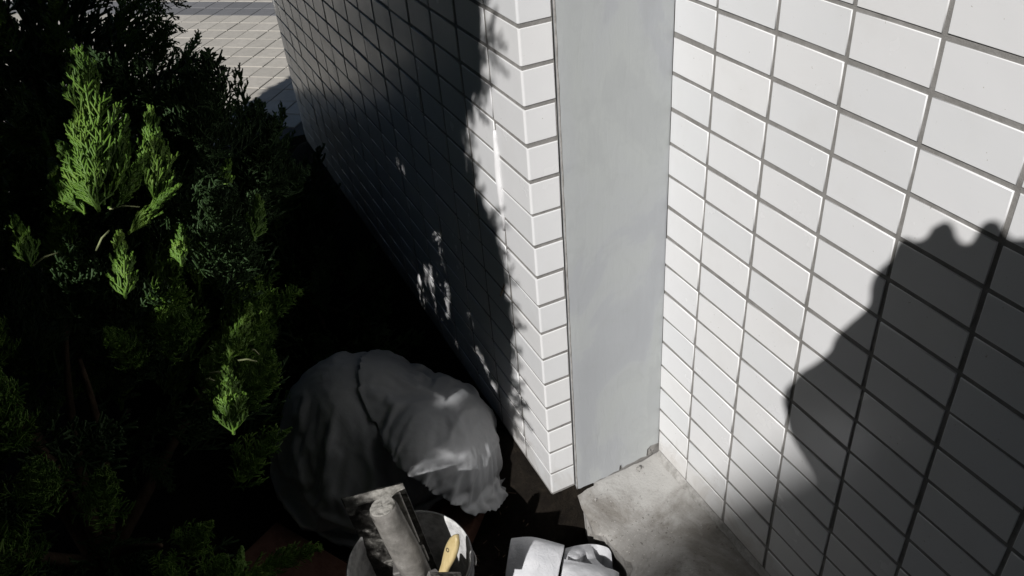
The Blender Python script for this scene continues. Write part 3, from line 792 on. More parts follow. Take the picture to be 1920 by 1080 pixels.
# ------------------------------------------------------------------ junipers
def plume_segments(seed, n1, n2, n3, width=.34, rad=.0072, droop=0.0):
    """A flame of cord-like twigs along +Z, length 1: arrays of segment ends and radii."""
    r = random.Random(seed); S = []
    bend = Vector((r.uniform(-.10, .10), r.uniform(-.10, .10), 0))
    def axis(t): return Vector((bend.x * t * t, bend.y * t * t, t))
    for i in range(6): S.append((axis(i / 6), axis((i + 1) / 6), rad * 1.5 * (1.15 - i / 7), rad * 1.5 * (1.15 - (i + 1) / 7)))
    ga = r.uniform(0, 6.28)
    for i in range(n1):
        t = .03 + .95 * (i + r.random() * .5) / n1
        a = ga + i * 2.39996 + r.uniform(-.4, .4)
        ln = (width * (1 - t) ** .72 * (.75 + .5 * r.random()) + .045) * (min(1, .8 + t * 1.6))
        el = math.radians(r.uniform(36, 56) - 18 * t)
        dr = Vector((math.cos(a) * math.sin(el), math.sin(a) * math.sin(el), math.cos(el) - droop))
        p0 = axis(t); p1 = p0 + dr * ln * .5; d2 = (dr + Vector((0, 0, .45))).normalized(); p2 = p1 + d2 * ln * .5
        S.append((p0, p1, rad * 1.15, rad * 1.05)); S.append((p1, p2, rad * 1.05, rad * .9))
        side = dr.cross(Vector((0, 0, 1))).normalized(); upv = side.cross(dr).normalized()
        k2 = max(2, int(n2 * (.45 + ln / width * .75)))
        for k in range(k2):
            s = .15 + .8 * (k + r.random() * .6) / k2
            b = p0 + (p1 - p0) * (s * 2) if s < .5 else p1 + (p2 - p1) * (s * 2 - 1)
            sg = 1 if k % 2 else -1
            dd = (d2 * r.uniform(.7, 1.0) + side * sg * r.uniform(.35, .85) + upv * r.uniform(-.25, .6)).normalized()
            l2 = ln * r.uniform(.22, .42) * (1.15 - s * .6) + .018
            e = b + dd * l2; S.append((b, e, rad * .95, rad * .82))
            for m in range(n3):
                f = .3 + .6 * (m + r.random() * .6) / max(1, n3)
                b2 = b + (e - b) * f
                d3 = (dd + side * (1 if m % 2 else -1) * sg * r.uniform(.3, .8) + upv * r.uniform(-.3, .6)).normalized()
                S.append((b2, b2 + d3 * (l2 * r.uniform(.3, .5) + .012), rad * .85, rad * .75))
    A = np.array([[*a, *b, c, d_] for a, b, c, d_ in S]); return A
def tubes_np(A, n=3):
    P0, P1, r0, r1 = A[:, 0:3], A[:, 3:6], A[:, 6:7], A[:, 7:8]
    T = P1 - P0; L = np.linalg.norm(T, axis=1, keepdims=True) + 1e-9; T = T / L
    ref = np.where(np.abs(T[:, 2:3]) < .9, np.array([[0, 0, 1.]]), np.array([[1., 0, 0]]))
    U = np.cross(T, ref); U /= np.linalg.norm(U, axis=1, keepdims=True); Wv = np.cross(T, U)
    m = len(A); V = np.empty((m, 2 * n + 1, 3))
    for k in range(n):
        a = 2 * math.pi * k / n; O = U * math.cos(a) + Wv * math.sin(a)
        V[:, k] = P0 + O * r0; V[:, n + k] = P1 + O * r1
    V[:, 2 * n] = P1 + T * r1 * 1.2
    f = []
    for k in range(n):
        k2 = (k + 1) % n; f += [(k, k2, n + k2), (k, n + k2, n + k), (n + k, n + k2, 2 * n)]
    Fb = np.array(f); F = (Fb[None] + (np.arange(m) * (2 * n + 1))[:, None, None]).reshape(-1, 3)
    return V.reshape(-1, 3), F
HI = [plume_segments(s, 30, 9, 2) for s in range(5)]
FINE = [plume_segments(80 + s, 46, 9, 1, .33, .0072) for s in range(5)]
MID = [plume_segments(20 + s, 20, 6, 1, .36, .0085) for s in range(5)]
CORE = [plume_segments(90 + s, 12, 4, 0, .42, .036) for s in range(4)]
LOW = [plume_segments(40 + s, 13, 5, 0, .40, .016) for s in range(5)]
THIN = [plume_segments(60 + s, 16, 5, 1, .26, .0085, .15) for s in range(4)]
def place(T, base, tip, roll=0.0, wscale=1.0, rabs=None):
    base, tip = Vector(base), Vector(tip); d_ = tip - base; L = d_.length; q = d_.to_track_quat('Z', 'Y').to_matrix() @ Matrix.Rotation(roll, 3, 'Z')
    R = np.array(q) * L; Rw = R.copy(); Rw[:, 0:2] *= wscale
    A = np.empty_like(T); A[:, 0:3] = T[:, 0:3] @ Rw.T + np.array(base); A[:, 3:6] = T[:, 3:6] @ Rw.T + np.array(base)
    A[:, 6:8] = T[:, 6:8] * (L if rabs is None else rabs / .0072)
    return A
# sunlit plumes, read off the photograph: base pixel, tip pixel, distances, width factor
HERO = [((195, 385), (160, 112), .93, .97, 1.0, 3), ((292, 385), (284, 206), .97, 1.0, .82, 1), ((438, 815), (432, 692), .90, .93, 1.15, 2),
        ((476, 452), (490, 368), 1.02, 1.05, .95, 4), ((418, 372), (426, 298), 1.06, 1.09, .8, 0), ((428, 680), (470, 575), .94, .96, .85, 1),
        ((440, 1085), (456, 1028), .98, 1.0, 1.0, 2), ((235, 560), (222, 440), .92, .95, .9, 0), ((95, 300), (80, 250), .96, .97, .6, 3), ((240, 440), (330, 345), .96, .97, .55, 4),
        ((60, 500), (30, 410), .90, .92, .9, 2), ((120, 385), (95, 300), .92, .95, .7, 1), ((340, 500), (335, 425), .98, 1.0, .8, 3),
        ((185, 398), (116, 268), .91, .94, .8, 0), ((205, 392), (236, 226), .95, .98, .75, 2), ((218, 388), (272, 292), .94, .96, .8, 1), ((160, 402), (100, 335), .92, .93, .8, 4), ((185, 395), (150, 215), .91, .94, .9, 1), ((300, 390), (318, 282), .98, 1.0, .6, 3)]
heroes = []
for (bx, by), (tx, ty), db, dt, ws, v in HERO:
    heroes.append((pt(bx, by, db), pt(tx, ty, dt), ws, v))
GAPS = []                                            # where the hedge lets the sun through: sun-view segments and radii
GR = [.050, .032, .032, .014, .011, .017, .012, .016, .006, .022, .010, .010, .007, .024, .03, .022, .018, .03, .022]
for (b, t, ws, v), r_ in zip(heroes, GR):
    GAPS.append((np.array(uv_sun(np.array(b))), np.array(uv_sun(np.array(t))), r_))
for y_, z_, r_ in ((1.207, .328, .008), (1.059, .192, .007), (1.017, .15, .006), (.927, .116, .007), (.841, .084, .007), (1.36, .42, .006), (.72, .05, .006)):
    GAPS.append((np.array([y_, z_ - .022]), np.array([y_, z_ + .022]), r_))
FLECK0 = len(GAPS); fr = random.Random(77)
for i in range(150):
    q = pt(fr.uniform(0, 350), fr.gauss(470, 130), .95); u_, v_ = uv_sun(np.array(q)); w_ = fr.uniform(-.006, .006)
    GAPS.append((np.array([u_ - w_, v_ - .01]), np.array([u_ + w_, v_ + .01]), fr.uniform(.0008, .0036)))
def gap_mask(P, jitter, pad=0.0, sel=None):
    u, v = uv_sun(P); Q = np.stack([u, v], 1); hit = np.zeros(len(P), bool)
    for a, b, r_ in (GAPS if sel is None else sel):
        d_ = b - a; t = np.clip(((Q - a) @ d_) / (d_ @ d_), 0, 1); dist = np.linalg.norm(Q - (a + t[:, None] * d_), axis=1)
        hit |= dist < r_ * (1 + jitter) + pad
    return hit
BV = np.array([-.9, -.30, -.14, -.03, .04, .15, .30, .39, .47, .53, .62, .69, .82, 1.2])
BU = np.array([.215, .21, .205, .195, .118, .098, .080, .10, .113, .185, .19, .104, .062, .06])
nrng = np.random.default_rng(5)
def crown(name, parent, parts, m, cull=True, gaps=False, extra=None):
    A = np.concatenate(parts); mid = (A[:, 0:3] + A[:, 3:6]) / 2
    keep = np.ones(len(A), bool)
    if cull:
        u, v = uv_sun(mid); nz = np.array([noise.noise(Vector((a * 30, b * 30, 0))) for a, b in zip(u, v)]) if len(A) < 400000 else 0
        keep &= u > np.interp(v, BV, BU) + .020 * nz + np.where(A[:, 6] > .0028, .045, 0)
        keep &= u < 2.25
    if gaps:
        jt = nrng.normal(0, .18, len(A))
        keep &= ~gap_mask(mid, jt, 0.0, GAPS[:FLECK0])
        for f_ in (.2, .5, .8): keep &= ~gap_mask(A[:, 0:3] * (1 - f_) + A[:, 3:6] * f_, jt, A[:, 6] * .45, GAPS[FLECK0:])
    A = A[keep]
    if extra: A = np.concatenate([A] + extra)
    V, F = tubes_np(A); return link(name, trimesh(name, V, F), m, parent)
def limbs(thing, base, tips, r0=.03, name='trunk'):
    # a stout stem that forks towards the given points
    for k, (tp, r_) in enumerate(tips):
        tp = Vector(tp); b = Vector(base); mid = b.lerp(tp, .5) + Vector((rng.uniform(-.04, .04), rng.uniform(-.04, .04), .03))
        q = [b.lerp(mid, t).lerp(mid.lerp(tp, t), t) for t in [i / 8 for i in range(9)]]
        tube('trunk' if k == 0 else 'limb', q, [r_ * (1 - .75 * i / 8) for i in range(9)], MAT_BARK, thing, 7)

def bush(name, label, c, R, n_out, n_in, Tset, Lrange, seed, fill=None):
    """Juniper bush filling an ellipsoid that stands on the soil: plumes on its skin, darker ones inside."""
    r = random.Random(seed); th = empty(name, (c[0], c[1], SOIL)); tag(th, label, 'juniper', 'junipers in the planting bed')
    parts, inner = [], []; fill = fill or LOW
    C0 = Vector((c[0], c[1], c[2]))
    for i in range(n_out):
        z = r.uniform(-.75, 1); a = r.uniform(0, 2 * math.pi); s = math.sqrt(max(0, 1 - z * z)); u = Vector((s * math.cos(a), s * math.sin(a), z))
        wob = 1 + .16 * noise.noise(u * 2.3 + Vector((seed, 0, 0)))
        base = C0 + Vector((u.x * R[0], u.y * R[1], u.z * R[2])) * wob * r.uniform(.74, .95)
        if base.z < SOIL + .05: base.z = SOIL + .05 + r.random() * .1
        L = r.uniform(*Lrange); d_ = (u * r.uniform(.5, 1.0) + Vector((0, 0, r.uniform(.25, 1.1))) + Vector((r.gauss(0, .2), r.gauss(0, .2), 0))).normalized()
        tip = base + d_ * L
        if tip.x > -.03: continue
        v = RM.transposed() @ (tip - CAM_LOC)
        if v.length < .55: continue
        pq = to_px(tip); near = (base - C0).dot(CAM_LOC - C0) > -.25 * R[0] * (CAM_LOC - C0).length
        seen = pq is not None and -80 < pq[0] < 760 and -80 < pq[1] < 1160 and near
        parts.append(place(r.choice(Tset if seen else LOW), base, tip, r.uniform(0, 6), r.uniform(.75, 1.1)))
    for i in range(n_in):
        q = Vector((r.gauss(0, 1), r.gauss(0, 1), r.gauss(0, 1))).normalized() * r.random() ** .5 * .78
        base = C0 + Vector((q.x * R[0], q.y * R[1], q.z * R[2])); base.z = max(base.z, SOIL + .03)
        tip = base + (q + Vector((0, 0, .5)) + Vector((r.gauss(0, .4), r.gauss(0, .4), 0))).normalized() * r.uniform(.14, .24)
        if tip.x > -.05: continue
        inner.append(place(r.choice(fill), base, tip, r.uniform(0, 6)))
    base = Vector((c[0], c[1], SOIL - .02))
    limbs(th, base, [(C0 + Vector((0, 0, R[2] * .6)), .028)] + [(C0 + Vector((r.uniform(-.7, .7) * R[0], r.uniform(-.7, .7) * R[1], r.uniform(-.2, .6) * R[2])), .014) for _ in range(6)])
    return th, parts, inner

# the near bush with the sunlit plumes
th, parts, inner = bush('juniper_bush', 'near juniper bush with bright sunlit plumes at its top', (-.74, .36, .25), (.43, .52, .42), 165, 80, HI, (.12, .19), 11, MID)
hparts = []
for b, t, ws, v in heroes: hparts.append((b, t, ws, v))
# what stands between a sunlit plume and the sun is left open
def front_clear(partlist):
    A = np.concatenate(partlist); mid = (A[:, 0:3] + A[:, 3:6]) / 2; keep = np.ones(len(A), bool)
    for (b, t, ws, v), (ga, gb, r_) in zip(heroes, GAPS):
        u, vv = uv_sun(mid); Q = np.stack([u, vv], 1); d_ = gb - ga; tt = np.clip(((Q - ga) @ d_) / (d_ @ d_), 0, 1)
        dist = np.linalg.norm(Q - (ga + tt[:, None] * d_), axis=1)
        keep &= ~((dist < r_ * 1.1) & (mid[:, 0] < max(b.x, t.x) + .01))
    return [A[keep]]
def view_clear(partlist):                            # keep other twigs from standing in front of the sunlit plumes
    A = np.concatenate(partlist); mid = (A[:, 0:3] + A[:, 3:6]) / 2
    v = (mid - np.array(CAM_LOC)) @ np.array(RM); px = 960 + FPX * v[:, 0] / -v[:, 2]; py = 540 - FPX * v[:, 1] / -v[:, 2]; dep = -v[:, 2]
    keep = dep > .5
    nz = np.array([noise.noise(Vector((a * .02, b * .02, 3))) for a, b in zip(px, py)])
    keep &= (px < np.interp(py, [200, 260, 450, 620, 700, 860, 1080], [640, 600, 575, 560, 535, 560, 600]) + 45 * nz) | (dep > 1.55)
    for k, ((bx, by), (tx, ty), db, dt, ws, _) in enumerate(HERO[:6]):
        a = np.array([bx, by], float); d_ = np.array([tx - bx, ty - by], float); Q = np.stack([px, py], 1) - a
        t = np.clip((Q @ d_) / (d_ @ d_), 0, 1); dist = np.linalg.norm(Q - t[:, None] * d_, axis=1)
        keep &= ~((dist < np.linalg.norm(d_) * .26 * ws * (1.15 - t)) & (dep < min(db, dt) + .01))
    return [A[keep]]
crown('crown', th, view_clear(front_clear(parts)), MAT_LEAF, cull=True)
back = []
for k in range(10):                                  # foliage standing behind the sunlit top plumes
    c = pt(rng.uniform(90, 330), rng.uniform(180, 460), rng.uniform(1.08, 1.25)); e = c + Vector((rng.gauss(0, .5), rng.gauss(0, .5), rng.uniform(.5, 1))).normalized() * rng.uniform(.12, .17)
    back.append(place(rng.choice(HI), c - (e - c) * .4, e, rng.uniform(0, 6), 1.1))
for k in range(12):                                  # and further in, along the way the light takes
    b, t, ws, v = heroes[rng.choice((0, 0, 1, 7, 9))]; c = b.lerp(t, rng.uniform(-.1, .6)) + SUN * rng.uniform(.12, .30) + Vector((rng.gauss(0, .035), rng.gauss(0, .035), 0))
    q = to_px(c)
    if q and q[0] < 520 and c.x < -.27:
        e = c + Vector((rng.gauss(0, .5), rng.gauss(0, .5), rng.uniform(.4, 1))).normalized() * .13; back.append(place(rng.choice(HI), c - (e - c) * .3, e, rng.uniform(0, 6), 1.15))
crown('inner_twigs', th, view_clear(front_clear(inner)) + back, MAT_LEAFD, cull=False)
for k, (b, t, ws, v) in enumerate(heroes):
    o = crown('plume', th, [place(FINE[v], b, t, k * 1.7, ws, rabs=.0013)], MAT_LEAF, cull=False)
# bare twigs that the sun picks out
tw = []
for (a, b, d0) in [(((392, 700), (428, 702), .93)), (((385, 712), (402, 714), .93)), (((446, 676), (482, 678), .95)), (((471, 655), (486, 665), .95)), (((62, 498), (108, 474), .9)), (((180, 470), (205, 432), .93)), (((205, 392), (262, 388), .94))]:
    tw.append((pt(*a, d0), pt(*b, d0 + .01)))
for a, b in tw:
    m_ = a.lerp(b, .5) + Vector((0, 0, .003)); tube('twig', [a, m_, b], [.0011, .0012, .0009], MAT_TWIG, th, 5)
# middle and far bushes, dark against the paving
th, parts, inner = bush('juniper_bush', 'middle juniper bush whose dark sprigs stand out against the sunlit paving', (-.52, 1.02, .12), (.30, .36, .30), 110, 80, MID, (.12, .2), 23)
for (bx, by), (tx, ty), d0 in [((395, 260), (384, 118), 1.62), ((420, 280), (402, 150), 1.66), ((470, 280), (448, 122), 1.7), ((440, 270), (372, 140), 1.64), ((345, 260), (352, 95), 1.6), ((500, 290), (480, 178), 1.68), ((520, 300), (528, 190), 1.7), ((455, 260), (436, 132), 1.72), ((330, 240), (322, 150), 1.62), ((405, 240), (425, 165), 1.6)]:
    parts.append(place(rng.choice(THIN), pt(bx, by, d0), pt(tx, ty, d0 + .04), rng.uniform(0, 6), .75))
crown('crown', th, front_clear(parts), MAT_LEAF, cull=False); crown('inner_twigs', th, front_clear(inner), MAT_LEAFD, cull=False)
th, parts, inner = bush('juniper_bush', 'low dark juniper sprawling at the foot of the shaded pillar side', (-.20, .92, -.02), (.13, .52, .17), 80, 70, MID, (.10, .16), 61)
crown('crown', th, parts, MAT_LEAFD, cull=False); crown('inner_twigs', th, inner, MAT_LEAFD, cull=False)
th, parts, inner = bush('juniper_bush', 'far tall juniper bush with dark drooping sprays at the top left', (-.66, 1.50, .34), (.36, .42, .60), 170, 240, MID, (.14, .22), 37)
for (bx, by), (tx, ty), d0 in [((270, 20), (345, 62), 2.1), ((280, -10), (362, 8), 2.1), ((265, 40), (352, 108), 2.12), ((250, 60), (330, 128), 2.1), ((275, -40), (350, -18), 2.1), ((240, 50), (318, 90), 2.08), ((255, 0), (335, 35), 2.15)]:
    parts.append(place(rng.choice(THIN), pt(bx, by, d0), pt(tx, ty, d0 - .04), rng.uniform(0, 6), .9))
crown('crown', th, parts, MAT_LEAF, cull=True); crown('inner_twigs', th, inner, MAT_LEAFD, cull=True)
# tall junipers of the same bed, left of the picture: their shade lies over pillar, sack and bushes
def tall(label, c, R, H, n, seed):
    r = random.Random(seed); th = empty('juniper_tree', (c[0], c[1], SOIL)); tag(th, label, 'juniper', 'tall junipers left of the picture')
    parts = []
    for i in range(n):
        z = r.random() ** .9 * H; fl = (1 - (z / H) ** 3) * .85 + .15; a = r.uniform(0, 2 * math.pi); rr = R * fl * math.sqrt(r.random()) * 1.0
        base = Vector((c[0] + rr * math.cos(a), c[1] + rr * math.sin(a), SOIL + .06 + z))
        tip = base + Vector((math.cos(a) * r.uniform(.1, .8), math.sin(a) * r.uniform(.1, .8), r.uniform(.5, 1.2))).normalized() * r.uniform(.2, .32)
        parts.append(place(r.choice(LOW if i % 4 == 0 else CORE), base, tip, r.uniform(0, 6), 1.1))
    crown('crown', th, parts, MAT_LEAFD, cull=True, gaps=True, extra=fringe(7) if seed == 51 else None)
    limbs(th, (c[0], c[1], SOIL - .02), [((c[0], c[1], H * .8), .045)] + [((c[0] + r.uniform(-.22, .1), c[1] + r.uniform(-.1, .22), H * r.uniform(.4, .9)), .02) for _ in range(5)])
def fringe(seed):
    # fine outer sprays on the sunny flank of the nearest tree
    r = random.Random(seed); out = []
    for i in range(130):
        v = -.35 + 1.4 * (i + r.random()) / 130; u = np.interp(v, BV, BU) + r.uniform(.025, .08); x = r.uniform(-.95, -.60)
        base = Vector((x, u + SUN.y / SUN.x * x, v + SUN.z / SUN.x * x)); q = to_px(base)
        if q is not None and q[0] > -160 and q[1] < 1300: continue
        tip = base + Vector((r.uniform(-.3, .2), r.uniform(-1, -.2), r.uniform(-.1, 1.0))).normalized() * r.uniform(.06, .095)
        out.append(place(r.choice(THIN), base, tip, r.uniform(0, 6), 1.0))
    return out
tall('tall juniper left of the picture, nearest the pail', (-1.28, -.66), .52, 2.5, 740, 51)
tall('tall juniper left of the picture, behind the near bush', (-1.32, .02), .50, 2.5, 600, 52)
tall('tall juniper left of the picture, beside the far bush', (-1.36, .72), .50, 2.5, 460, 53)

# dead needles and scales littering the soil
lr = random.Random(12); S = []
for i in range(420):
    x, y = lr.uniform(-.45, -.04), lr.uniform(-.1, .6); a = lr.uniform(0, 6.28); L = lr.uniform(.006, .022)
    z = SOIL + .016 * noise.fractal(Vector((x * 6, y * 6, 2.2)), 1.0, 2.0, 5) + min(.1, .105 * math.exp(-(max(0, -x) / .075) ** 2) * max(0, min(1, (y + .05) / .06))) + .003
    S.append((x, y, z, x + L * math.cos(a), y + L * math.sin(a), z + lr.uniform(-.001, .003), .0009, .0005))
V, F = tubes_np(np.array(S)); tag(link('needle_litter', trimesh('needle_litter', V, F), MAT_BARK), 'brown fallen needles scattered on the soil', 'litter', kind='stuff')
# a dry twig caught on the tiled side of the pillar
tg = tube('dry_twig', [pt(938, 556, 1.285), pt(945, 535, 1.28), pt(950, 505, 1.275), pt(947, 470, 1.27)], [.0010, .0012, .0012, .0009], MAT_BARK, None, 5)
tag(tg, 'thin dry twig hanging against the white pillar tiles', 'twig')

# ------------------------------------------------------------------ the photographer and the phone, behind the lens
def capsule(bm, a, b, r0, r1, n=10):
    a, b = Vector(a), Vector(b); d_ = b - a; L = d_.length
    if L < 1e-5: L = 1e-5; d_ = Vector((0, 0, 1))
    q = d_.to_track_quat('Z', 'Y').to_matrix().to_4x4(); mt = Matrix.Translation(a) @ q
    rings = []
    for i in range(5): t = -math.pi / 2 + i / 4 * math.pi / 2; rings.append((r0 * math.cos(t), r0 * math.sin(t)))
    for i in range(5): t = i / 4 * math.pi / 2; rings.append((r1 * math.cos(t), L + r1 * math.sin(t)))
    vs = [[bm.verts.new(mt @ Vector((max(r_, 1e-5) * math.cos(2 * math.pi * k / n), max(r_, 1e-5) * math.sin(2 * math.pi * k / n), z))) for k in range(n)] for r_, z in rings]
    for i in range(len(vs) - 1):
        for k in range(n): bm.faces.new((vs[i][k], vs[i][(k + 1) % n], vs[i + 1][(k + 1) % n], vs[i + 1][k]))
    bm.faces.new(list(reversed(vs[0]))); bm.faces.new(vs[-1])
person = empty('person', (-.52, -1.36, SOIL)); tag(person, 'person in dark clothes holding up a phone, casting the shadow on the tiled wall', 'person')
fw = Vector((.388, .92, 0)).normalized(); rt = Vector((fw.y, -fw.x, 0)); UPV = Vector((0, 0, 1))
P0 = Vector((-.56, -1.40, SOIL))
def bp(r_, f, z): return P0 + rt * r_ + fw * f + UPV * z
caps = []                                            # (a, b, r0, r1, kind)
for s in (-1, 1):
    caps += [(bp(s * .09, 0, .90), bp(s * .10, .02, .50), .085, .060, 2), (bp(s * .10, .02, .50), bp(s * .11, -.02, .09), .055, .042, 2), (bp(s * .11, -.05, .04), bp(s * .13, .13, .035), .038, .032, 3)]
caps += [(bp(-.07, 0, .93), bp(.07, 0, .93), .105, .105, 2), (bp(0, 0, .95), bp(0, .01, 1.15), .125, .125, 1), (bp(-.05, .01, 1.18), bp(.05, .01, 1.18), .125, .125, 1), (bp(-.13, 0, 1.30), bp(.13, 0, 1.30), .075, .075, 1), (bp(0, .0, 1.34), bp(0, .03, 1.43), .052, .050, 0)]
hc = bp(.03, .07, 1.52)
caps += [(hc + UPV * .03 - fw * .01, hc - UPV * .02 + fw * .02, .088, .078, 0), (hc - UPV * .06 + fw * .045, hc - UPV * .075 + fw * .06, .046, .034, 0), (hc - UPV * .012 + fw * .096, hc - UPV * .03 + fw * .106, .011, .014, 0), (hc - rt * .083 - UPV * .02, hc - rt * .088 + UPV * .015, .014, .016, 0), (hc + rt * .083 - UPV * .02, hc + rt * .088 + UPV * .015, .014, .016, 0)]
# hands in lens coordinates (right, up, back)
caps.append((cw(.145, -.04, .06), cw(.175, .03, .06), .036, .036, 0))
RW = cw(.115, -.075, .085); LW = cw(-.030, -.165, .075)
caps += [(bp(.185, 0, 1.30), bp(.26, .05, 1.02), .058, .050, 1), (bp(.26, .05, 1.02), RW, .048, .034, 1), (bp(-.185, 0, 1.30), bp(-.23, .06, 1.03), .058, .050, 1), (bp(-.23, .06, 1.03), LW, .048, .036, 1)]
def chain(ps, rs, kind=0):
    for i in range(len(ps) - 1): caps.append((cw(*ps[i]), cw(*ps[i + 1]), rs[i], rs[i + 1], kind))
caps.append((cw(.043, .050, .05), cw(.145, .050, .05), .035, .036, 0)); caps.append((cw(.02, -.005, .045), cw(.06, .03, .05), .022, .028, 0)); caps.append((RW, cw(.10, -.03, .055), .034, .036, 0)); caps.append((cw(.10, -.03, .055), cw(.09, .02, .045), .036, .034, 0)); caps.append((cw(.075, -.01, .05), cw(.05, .03, .04), .03, .026, 0))
chain([(.055, .02, .035), (.042, .060, .032), (.048, .088, .030)], [.0145, .0125, .0115])       # four fingers of the right hand standing up behind the phone
chain([(.075, .03, .035), (.078, .075, .034), (.076, .098, .032)], [.0145, .0125, .0115])
chain([(.100, .03, .035), (.111, .070, .034), (.112, .092, .032)], [.0145, .0125, .0115])
chain([(.120, .01, .040), (.140, .045, .038), (.146, .070, .036)], [.0125, .0115, .0105])
chain([(.075, -.03, .045), (.030, -.015, .040), (.008, .002, .036)], [.017, .0145, .0125])       # thumb
caps.append((LW, cw(-.058, -.115, .055), .036, .036, 0)); caps.append((cw(-.058, -.115, .055), cw(-.070, -.080, .050), .036, .030, 0))
caps.append((cw(-.035, -.105, .075), cw(.06, -.100, .085), .042, .046, 0)); caps.append((cw(-.03, -.14, .09), cw(.08, -.16, .10), .05, .06, 1)); caps.append((cw(-.055, -.055, .045), cw(-.02, -.025, .035), .02, .015, 0))
caps.append((cw(-.012, -.004, .034), cw(.02, .016, .036), .015, .02, 0)); caps.append((cw(-.035, -.035, .036), cw(-.01, -.012, .034), .014, .014, 0))
chain([(-.075, -.075, .045), (-.062, -.050, .040), (-.044, -.042, .036)], [.0165, .0145, .0125])
chain([(-.060, -.085, .040), (-.030, -.058, .036), (-.008, -.052, .034)], [.0145, .0125, .0115])
chain([(-.050, -.10, .040), (-.018, -.080, .036), (.006, -.076, .034)], [.0145, .0125, .0115])
chain([(-.045, -.12, .040), (-.012, -.104, .036), (.010, -.098, .034)], [.0135, .0120, .0110])
chain([(-.045, -.135, .042), (-.016, -.125, .038), (.002, -.120, .036)], [.0125, .0110, .0100])
bm = bmesh.new()
for c in caps: capsule(bm, *c[:4])
tmp = bpy.data.objects.new('tmp', bmmesh('tmp', bm)); COL.objects.link(tmp)
md = tmp.modifiers.new('r', 'REMESH'); md.mode = 'VOXEL'; md.voxel_size = .0075
sm = tmp.modifiers.new('s', 'SMOOTH'); sm.factor = .5; sm.iterations = 3
dg = bpy.context.evaluated_depsgraph_get(); me = bpy.data.meshes.new_from_object(tmp.evaluated_get(dg)); bpy.data.objects.remove(tmp)
for m_ in (MAT_SKIN, MAT_JACKET, MAT_TROUSER, MAT_BLACK): me.materials.append(m_)
ca = np.array([c[0] for c in caps]); cb = np.array([c[1] for c in caps]); cr_ = np.array([[c[2], c[3]] for c in caps]); ck = np.array([c[4] for c in caps])
ctr = np.empty(len(me.polygons) * 3, np.float32); me.polygons.foreach_get('center', ctr); ctr = ctr.reshape(-1, 3)
best = np.full(len(ctr), 1e9); idx = np.zeros(len(ctr), np.int32)
for i in range(len(caps)):
    d_ = cb[i] - ca[i]; t = np.clip(((ctr - ca[i]) @ d_) / max(d_ @ d_, 1e-9), 0, 1); ds = np.linalg.norm(ctr - (ca[i] + t[:, None] * d_), axis=1) - (cr_[i, 0] * (1 - t) + cr_[i, 1] * t)
    m_ = ds < best; best[m_] = ds[m_]; idx[m_] = ck[i]
me.polygons.foreach_set('material_index', idx); me.polygons.foreach_set('use_smooth', [True] * len(me.polygons))
link('body', me, None, person)
bm = bmesh.new(); bmesh.ops.create_icosphere(bm, subdivisions=4, radius=1.0)
for v in list(bm.verts):
    u = v.co.copy(); p = Vector((u.x * .095, u.y * .104, u.z * .098)) * (1 + .03 * noise.noise(u * 5))
    v.co = hc + rt * p.x + fw * (p.y - .012) + UPV * (p.z + .03)
bmesh.ops.delete(bm, geom=[v for v in bm.verts if (v.co - hc).dot(UPV) < -.01 + .09 * ((v.co - hc).dot(fw) + .06) / .1], context='VERTS')
link('hair', bmmesh('hair', bm), MAT_HAIR, person, smooth=True)
for s in (-1, 1): lump('eye', hc + rt * s * .032 + fw * .082 + UPV * .008, (.011, .008, .008), MAT_GLASS, person, 1, 2, .02)
ph = empty('phone', cw(.07, -.022, .008)); tag(ph, 'black phone held in front of the person', 'phone')
PM = Matrix.Translation(CAM_LOC) @ RM.to_4x4()
bm = bmesh.new(); box_bm(bm, (-.007, -.066, .004), (.146, .007, .012), .003, PM); link('phone_body', bmmesh('phone_body', bm), MAT_BLACK, ph)
bm = bmesh.new(); box_bm(bm, (-.002, -.062, .0122), (.140, .003, .0126), 0, PM); link('screen', bmmesh('screen', bm), MAT_GLASS, ph)

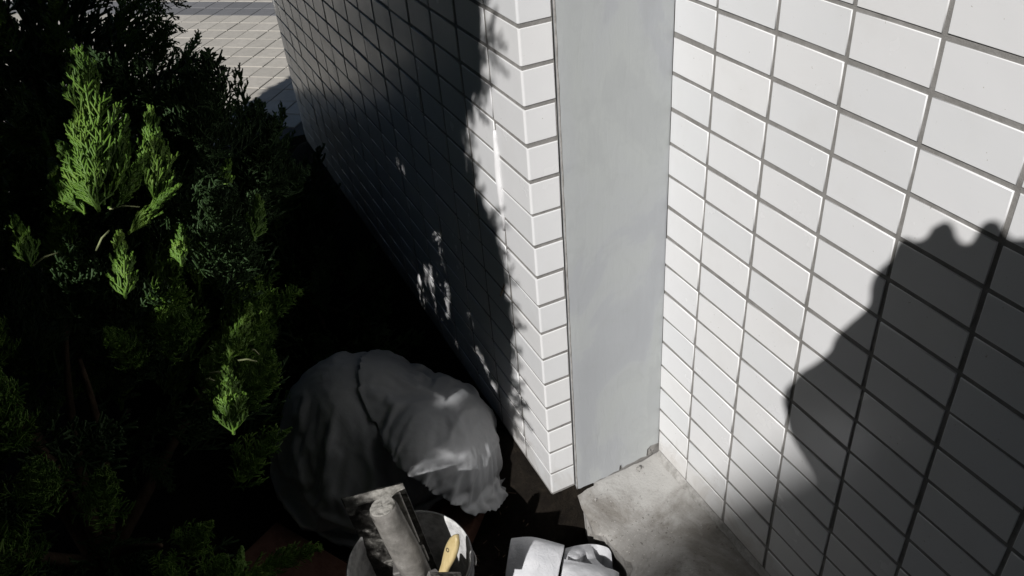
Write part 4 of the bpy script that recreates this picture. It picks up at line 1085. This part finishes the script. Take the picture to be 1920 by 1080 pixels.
# balcony slab overhead, unseen, added to keep sky light out of the shade
slab = empty('sky_blocker_slab', (.5, -.5, 2.75)); tag(slab, 'concrete balcony slab overhead, added unseen to keep sky light out', 'blocker')
box('slab', (-1.38, -2.9, 2.75), (2.6, 1.9, 2.93), MAT_BLOCKER, slab)
box('slab_edge', (-1.43, -2.95, 2.70), (-1.382, 1.95, 3.0), MAT_BLOCKER, slab)
# ------------------------------------------------------------------ building behind the photographer, whose roof edge shades the near ledge
Q = Vector((W, -.125, 0)) - SUN * 11.0
rd = Vector((1.57, .30, 0)).normalized(); nd = Vector((-rd.y, rd.x, 0))
bld = empty('apartment_block', (Q.x, Q.y, SOIL)); tag(bld, 'grey stucco building with rows of windows behind the photographer', 'building')
MBL = Matrix(((rd.x, nd.x, 0, Q.x), (rd.y, nd.y, 0, Q.y), (0, 0, 1, 0), (0, 0, 0, 1)))
bm = bmesh.new(); box_bm(bm, (-9, -7, SOIL - .1), (12, -.15, Q.z - .25), 0, MBL); link('facade', bmmesh('facade', bm), MAT_STUCCO, bld)
bm = bmesh.new(); box_bm(bm, (-9.1, -7.1, Q.z - .25), (12.1, 0, Q.z), 0, MBL); link('parapet', bmmesh('parapet', bm), MAT_STUCCO, bld)
for i in range(8):
    for fl in range(2):
        x = -8 + i * 2.5; z = .9 + fl * 2.8
        bm = bmesh.new()
        box_bm(bm, (x, -.14, z), (x + 1.3, -.08, z + .07), 0, MBL); box_bm(bm, (x, -.14, z + 1.33), (x + 1.3, -.08, z + 1.4), 0, MBL)
        box_bm(bm, (x, -.14, z + .07), (x + .07, -.08, z + 1.33), 0, MBL); box_bm(bm, (x + 1.23, -.14, z + .07), (x + 1.3, -.08, z + 1.33), 0, MBL); box_bm(bm, (x + .62, -.14, z + .07), (x + .68, -.09, z + 1.33), 0, MBL)
        w_ = link('window', bmmesh('window', bm), MAT_STEEL, bld)
        bm = bmesh.new(); box_bm(bm, (x + .072, -.138, z + .072), (x + 1.228, -.11, z + 1.328), 0, MBL); p_ = link('pane', bmmesh('pane', bm), MAT_GLASS, w_)
print('tris', sum(len(o.data.loop_triangles) if o.data.loop_triangles else len(o.data.polygons) for o in SC.objects if o.type == 'MESH'), 'objects', len(SC.objects))
